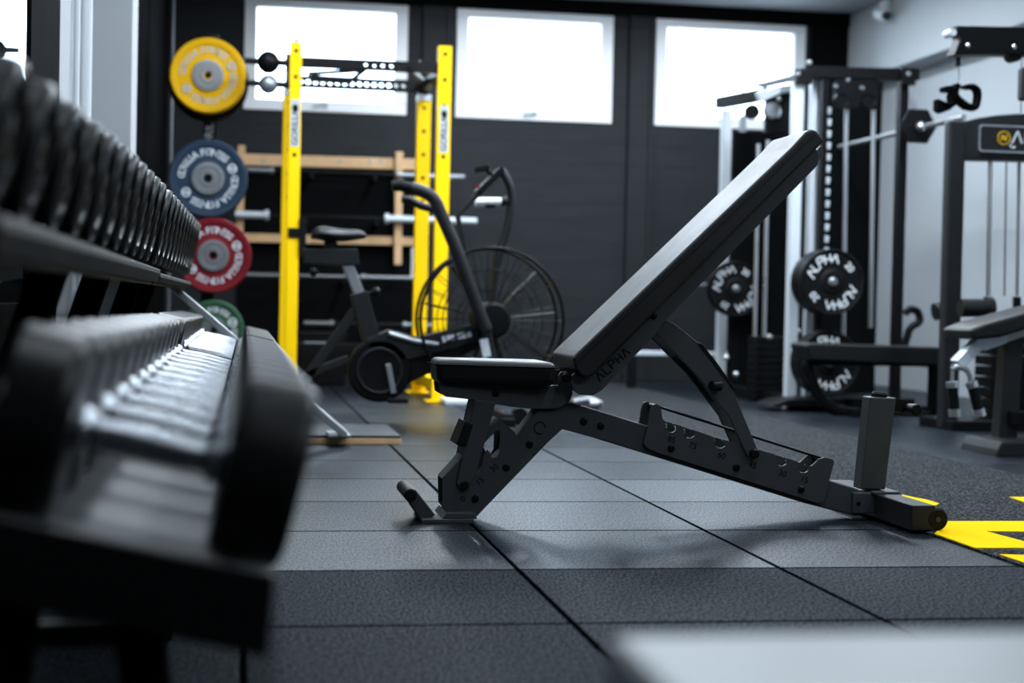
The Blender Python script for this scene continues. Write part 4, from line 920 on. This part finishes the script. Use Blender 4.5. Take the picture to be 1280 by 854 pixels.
# ================================================================== LOW BLACK BENCH
YL = 8.75
fb_ = thing('flat_bench', A(1090, 480, YL), 'low black flat bench with curved tube leg before the lettered plates', 'bench')
pdz = XZ([(996, 431), (1000, 428), (1178, 434), (1178, 457), (1002, 449)], YL)
MB().prism(pdz, YL-0.15, YL+0.12).build('pad', 'vinyl', fb_, bevel=0.018, seg=4)
for yy in (YL-0.08,):
    m = MB(); m.tube(smooth(P3([(1160, 452), (1060, 450), (1012, 452), (1014, 470), (1024, 494), (1042, 511), (1066, 517), (1175, 521)], YL)), 0.032, 12); m.build('frame_tube', 'dark', fb_)
q = A(1175, 521, YL); MB().box((q.x-0.05, YL-0.2, 0), (q.x+0.02, YL+0.2, 0.05)).build('foot_bar', 'dark', fb_, bevel=0.006)
q = A(1060, 517, YL); MB().box((q.x-0.03, YL-0.16, 0), (q.x+0.03, YL+0.16, 0.05)).build('foot_bar', 'dark', fb_, bevel=0.006)
q = A(1168, 480, YL); MB().box((q.x-0.03, YL-0.03, 0.03), (q.x+0.03, YL+0.03, A(1168, 452, YL).z)).build('leg', 'dark', fb_, bevel=0.004)
# curved handle on the wall behind
hk = MB(); hk.tube(smooth(P3([(1128, 440), (1133, 424), (1138, 410), (1149, 402), (1147, 390), (1137, 387), (1131, 392)], YC0+0.1)), 0.024, 10); hk.build('side_handle', 'dark', cm)

# ================================================================== LAT PULLDOWN TOWER
YP = 7.78
lt = thing('lat_pulldown', (3.9, YP, 0), 'black lat pulldown tower with chrome-edged sign beside the white wall', 'lat pulldown machine')
def lpost(px0, px1, py0, py1, d=0.12):
    a, b = A(px0, py0, YP), A(px1, py0, YP); return a.x, b.x
xa, xb = A(1187, 160, YP).x, A(1208.5, 160, YP).x
zt = A(1195, 150, YP).z
MB().box((xa, YP, 0.0), (xb, YP+0.07, zt)).build('column', 'frame', lt, bevel=0.014, seg=4)
hx = A(1207, 160, YP).x; hy = lambda x, y: A(x, y, YP).z
poly = XZ([(1207, 151.5), (1222, 147.5), (1245, 144), (1270, 142), (1300, 141.5), (1400, 141.5), (1400, 203), (1207, 198.5)], YP)
hd_ = MB().prism(poly, YP+0.01, YP+0.15).build('header_panel', 'frame', lt, bevel=0.006)
def rrect(x0, z0, x1, z1, r, n=6):
    o = []
    for cx, cz, a0 in ((x1-r, z1-r, 0), (x0+r, z1-r, 90), (x0+r, z0+r, 180), (x1-r, z0+r, 270)):
        o += [(cx+r*math.cos(math.radians(a0+90*k/n)), cz+r*math.sin(math.radians(a0+90*k/n))) for k in range(n+1)]
    return o
sx0, sz1 = A(1224, 156, YP).x, A(1224, 155.5, YP).z; sz0 = A(1224, 189.5, YP).z; sx1 = sx0+0.46
m = MB(); plate_xz(m, [rrect(sx0, sz0, sx1, sz1, 0.022), rrect(sx0+0.007, sz0+0.007, sx1-0.007, sz1-0.007, 0.017)], YP-0.003, YP+0.012); bz = m.build('sign_bezel', 'chrome', hd_)
m = MB(); plate_xz(m, [rrect(sx0+0.005, sz0+0.005, sx1-0.005, sz1-0.005, 0.017)], YP+0.002, YP+0.011); m.build('sign_face', 'lens', hd_)
c = A(1255, 172.5, YP); m = MB(); m.tube([c+Vector((0.033*math.cos(k*PI/14), 0, 0.033*math.sin(k*PI/14))) for k in range(28)], 0.0018, 6, closed=True)
for p0, p1 in (((-.015, -.013), (-.008, .013)), ((-.008, .013), (.008, -.012)), ((.008, -.012), (.015, .014))): m.bar(c+Vector((p0[0], 0, p0[1])), c+Vector((p1[0], 0, p1[1])), 0.0042, 0.004, up=(0, 1, 0))
m.build('sign_emblem', 'yellow', hd_)
m = MB(); 
for i in range(5): letters(m, i, A(1271.5, 171.5, YP)+Vector((i*0.062, 0, 0)), Vector((1, 0, -0.01)), Vector((0.01, 0, 1)), 0.062, 0.13)
cv = A(1266, 182, YP); m.tube([cv+Vector((0.014*math.cos(a), 0, 0.012*math.sin(a))) for a in (2.6, 3.4, 4.2, 5.0, 5.8)], 0.004, 6)
m.build('sign_lettering', 'print', hd_)
# top arm in front of the tower
YA = 7.4
ta = XZ([(1190, 34), (1430, 39), (1430, 74), (1240, 69.5), (1187.5, 70), (1196, 48)], YA)
tao = MB().prism(ta, YA-0.05, YA+0.05).build('top_arm', 'dark', lt, bevel=0.005)
q = A(1190, 42, YA); MB().cyl((q.x-0.012, YA-0.04, q.z), (q.x-0.012, YA+0.04, q.z), 0.018, 16).build('arm_cap', 'silver', tao)
for x, y in ((1210, 57), (1268, 58.5)): q = A(x, y, YA-0.052); MB().lathe([(0.011, 0.006), (0.011, 0), (0.006, -0.004), (0, -0.004)], q, (0, 1, 0), 12).build('bolt', 'chrome', tao)
q = A(1266, 69, YA); MB().cyl((q.x, YA-0.03, q.z), (q.x, YA+0.03, q.z), 0.035, 20).build('pulley', 'dark', tao)
MB().box((A(1420, 50, YA).x-0.06, YA-0.05, 0), (A(1420, 50, YA).x+0.06, YA+0.5, A(1330, 40, YA).z)).build('rear_column', 'frame', lt, bevel=0.01)
# cable with twin cuff straps
ck = thing('cuff_straps', A(1197, 110, YA), 'pair of black cuff straps hanging on a short cable from the pulldown arm', 'straps')
m = MB(); m.tube(P3([(1197.5, 84), (1199, 95), (1196.5, 106)], YA), 0.0045, 8); m.build('cable', 'steel', ck)
m = MB(); m.cyl(A(1197.5, 71.5, YA), A(1197.5, 83, YA), 0.013, 14); m.build('cable_stop', 'dark', ck)
def strap(pts, wd):
    m = MB(); P_ = smooth(P3(pts, YA), 5); n = len(P_); vs = []
    for i, p in enumerate(P_):
        d = (P_[min(i+1, n-1)]-P_[max(i-1, 0)]).normalized(); nn = Vector((-d.z, 0, d.x))
        for a, b in ((-1, -1), (1, -1), (1, 1), (-1, 1)): vs.append(p+nn*a*0.009+Vector((0, b*wd/2, 0)))
    fs = []
    for i in range(n-1): fs += [(i*4+k, i*4+(k+1) % 4, i*4+4+(k+1) % 4, i*4+4+k) for k in range(4)]
    fs += [(3, 2, 1, 0), tuple(range(4*n-4, 4*n))]
    m.add(vs, fs); return m
strap([(1196, 106), (1191, 113), (1188, 122), (1190, 130), (1184, 134), (1176, 130)], 0.06).build('strap', 'cloth', ck)
m = MB().prism(XZ([(1169.5, 124), (1188, 132), (1186, 137.5), (1175, 142), (1169, 138)], YA), YA-0.03, YA+0.03); m.build('cuff', 'cloth', ck, bevel=0.004)
m = MB().prism(XZ([(1177, 109), (1187, 107.5), (1190, 111), (1186, 116), (1177, 115)], YA), YA-0.03, YA+0.03); m.build('cuff', 'cloth', ck, bevel=0.004)
strap([(1196, 106), (1193, 117), (1196, 123), (1206, 131), (1217, 136), (1221, 126), (1221, 114), (1214, 108), (1204, 109)], 0.06).build('strap', 'cloth', ck)
m = MB().prism(XZ([(1194, 121), (1204, 128), (1219, 134), (1218, 139), (1207, 136.5), (1199, 131)], YA), YA-0.035, YA+0.035); m.build('cuff', 'cloth', ck, bevel=0.004)
m = MB().prism(XZ([(1205, 106), (1215, 105.5), (1218, 109), (1214, 112), (1204, 111)], YA), YA-0.035, YA+0.035); m.build('cuff', 'cloth', ck, bevel=0.004)
# hanging end block of the lat cable at the picture edge
pbk = MB(); a, b = A(1275, 84, YA-0.1), A(1300, 127, YA-0.1); pbk.box((a.x, YA-0.13, b.z), (b.x, YA-0.07, a.z)); po_ = pbk.build('pulley_block', 'frame', lt, bevel=0.015, seg=3)
for x in (1275, ):
    q0, q1 = A(1277, 70, YA), A(1276, 143, YA); MB().tube([q0, q1], 0.004, 8).build('cable', 'steel', lt)
# guide rods, cables and stack behind the panel
for x0, x1, y1, rr, mm in ((1238, 1235, 370, 0.012, 'chrome'), (1258, 1255.5, 370, 0.004, 'dark'), (1274, 1271, 370, 0.009, 'steel'), (1298, 1295, 370, 0.012, 'chrome')):
    a, b = A(x0, 198, YP+0.08), A(x1, y1, YP+0.08); MB().tube([a, b], rr, 10).build('guide_rod', mm, lt)
for x in (1234.5, 1271): 
    a = A(x, 371, YP+0.08); b = A(x, 388, YP+0.08); MB().cyl(b, a, 0.022, 14).build('rod_cap', 'rubber', lt)
x0, x1 = A(1222, 400, YP+0.2).x, A(1325, 400, YP+0.2).x; zt_ = A(1250, 390, YP).z
for k in range(10):
    za = 0.05+(zt_-0.05)*k/10; MB().box((x0, YP+0.02, za), (x1, YP+0.22, za+(zt_-0.05)/10-0.006)).build('stack_plate', 'dark', lt, bevel=0.004)
MB().box((xa+0.01, YP-0.1, 0), (A(1330, 500, YP).x, YP+0.3, 0.05)).build('base', 'dark', lt, bevel=0.006)
m = MB(); m.cyl(A(1200, 385, YP-0.2), A(1232, 385, YP-0.2), 0.045, 20); m.cyl(A(1232, 385, YP-0.2), A(1240, 385, YP-0.2), 0.052, 20); m.build('thigh_roller', 'vinyl', lt)
m = MB(); m.cyl(A(1168, 390, YP+0.2), A(1180, 388, YP+0.2), 0.045, 18); m.build('thigh_roller', 'vinyl', lt)
# seat bench of the tower
YS = 6.6
ss = XZ([(1195, 411), (1212, 404), (1290, 383), (1330, 373), (1330, 396), (1288, 404), (1232, 421), (1197, 424)], YS)
MB().prism(ss, YS-0.14, YS+0.14).build('seat', 'vinyl', lt, bevel=0.014, seg=3)
m = MB(); m.bar(A(1196, 456, YS), A(1230, 421, YS), 0.07, 0.05); m.bar(A(1225, 432, YS), A(1300, 405, YS), 0.06, 0.05); m.build('seat_frame', 'silver', lt, bevel=0.004)
MB().prism(XZ([(1255, 415), (1277, 412), (1267, 556), (1244, 556)], YS), YS-0.03, YS+0.05).build('seat_leg', 'frame', lt, bevel=0.004)
MB().prism(XZ([(1250, 552), (1330, 552), (1330, 571), (1241, 571), (1244, 562)], YS-0.22), YS-0.24, YS+0.1).build('seat_foot', 'frame', lt, bevel=0.008)
MB().bar(A(1262, 523, YS-0.05), A(1330, 523, YS-0.05), 0.05, 0.06).build('seat_brace', 'dark', lt, bevel=0.004)
# hanging rope handles beside the seat
for nm, pts, lab in (('first', [(1190, 462), (1196, 459), (1207, 462), (1212, 470), (1213, 478)], 0), ):
    hg = thing('twin_grip_attachment', A(1205, 480, YS-0.05), 'black twin grips with chrome ends hanging below the pulldown seat', 'grips')
    m = MB(); m.tube(smooth(P3(pts, YS-0.1)), 0.012, 10); m.build('hanger', 'steel', hg)
    for a, b in (((1190, 478), (1193, 512)), ((1214, 478), (1223, 512))):
        g = MB(); p0, p1 = A(*a, YS-0.1), A(*b, YS-0.1); g.cyl(p0, p1, 0.022, 16); go = g.build('grip', 'rubber', hg)
        d = (p1-p0).normalized(); e = MB(); e.cyl(p0-d*0.002, p0+d*0.022, 0.026, 16); e.build('chrome_ring', 'chrome', go); e = MB(); e.cyl(p1-d*0.002, p1+d*0.03, 0.026, 16); e.build('chrome_end', 'chrome', go)
    m = MB(); m.tube(P3([(1191, 455), (1190, 478)], YS-0.1), 0.008, 8); m.build('link', 'chrome', hg)

# ================================================================== WHITE BOX NEAR THE CAMERA
bx = MB().box((0.232, 0.45, 0.0), (0.95, 1.0, 0.392)).build('plyo_box', 'boxwhite', bevel=0.012, seg=3, loc=(0.58, 0.72, 0))
tag(bx, 'blurred plain white box standing close to the camera at the picture corner', 'box')

# ================================================================== LIGHT
w = bpy.data.worlds.new('sky'); S.world = w; w.use_nodes = True
bg = w.node_tree.nodes['Background']; bg.inputs['Color'].default_value = (0.74, 0.87, 1.0, 1); bg.inputs['Strength'].default_value = 9.0
def lamp(x, y, sx, sy, e):
    l = bpy.data.lights.new('ceiling_area_light', 'AREA'); l.shape = 'RECTANGLE'; l.size = sx; l.size_y = sy; l.energy = e; l.color = (0.80, 0.90, 1.0)
    o = bpy.data.objects.new('ceiling_area_light', l); COL.objects.link(o); o.location = (x, y, ZC-0.02)
for y, e in ((0.3, 42), (4.0, 56), (7.6, 118), (10.6, 92)):
    for x in (1.7, 3.4): lamp(x, y, 0.18, 1.5, e)
for y, e in ((2.0, 15), (5.2, 36), (8.0, 62)): lamp(0.15, y, 0.18, 1.5, e)  # unseen row added above the racks to brighten handles and yellow posts
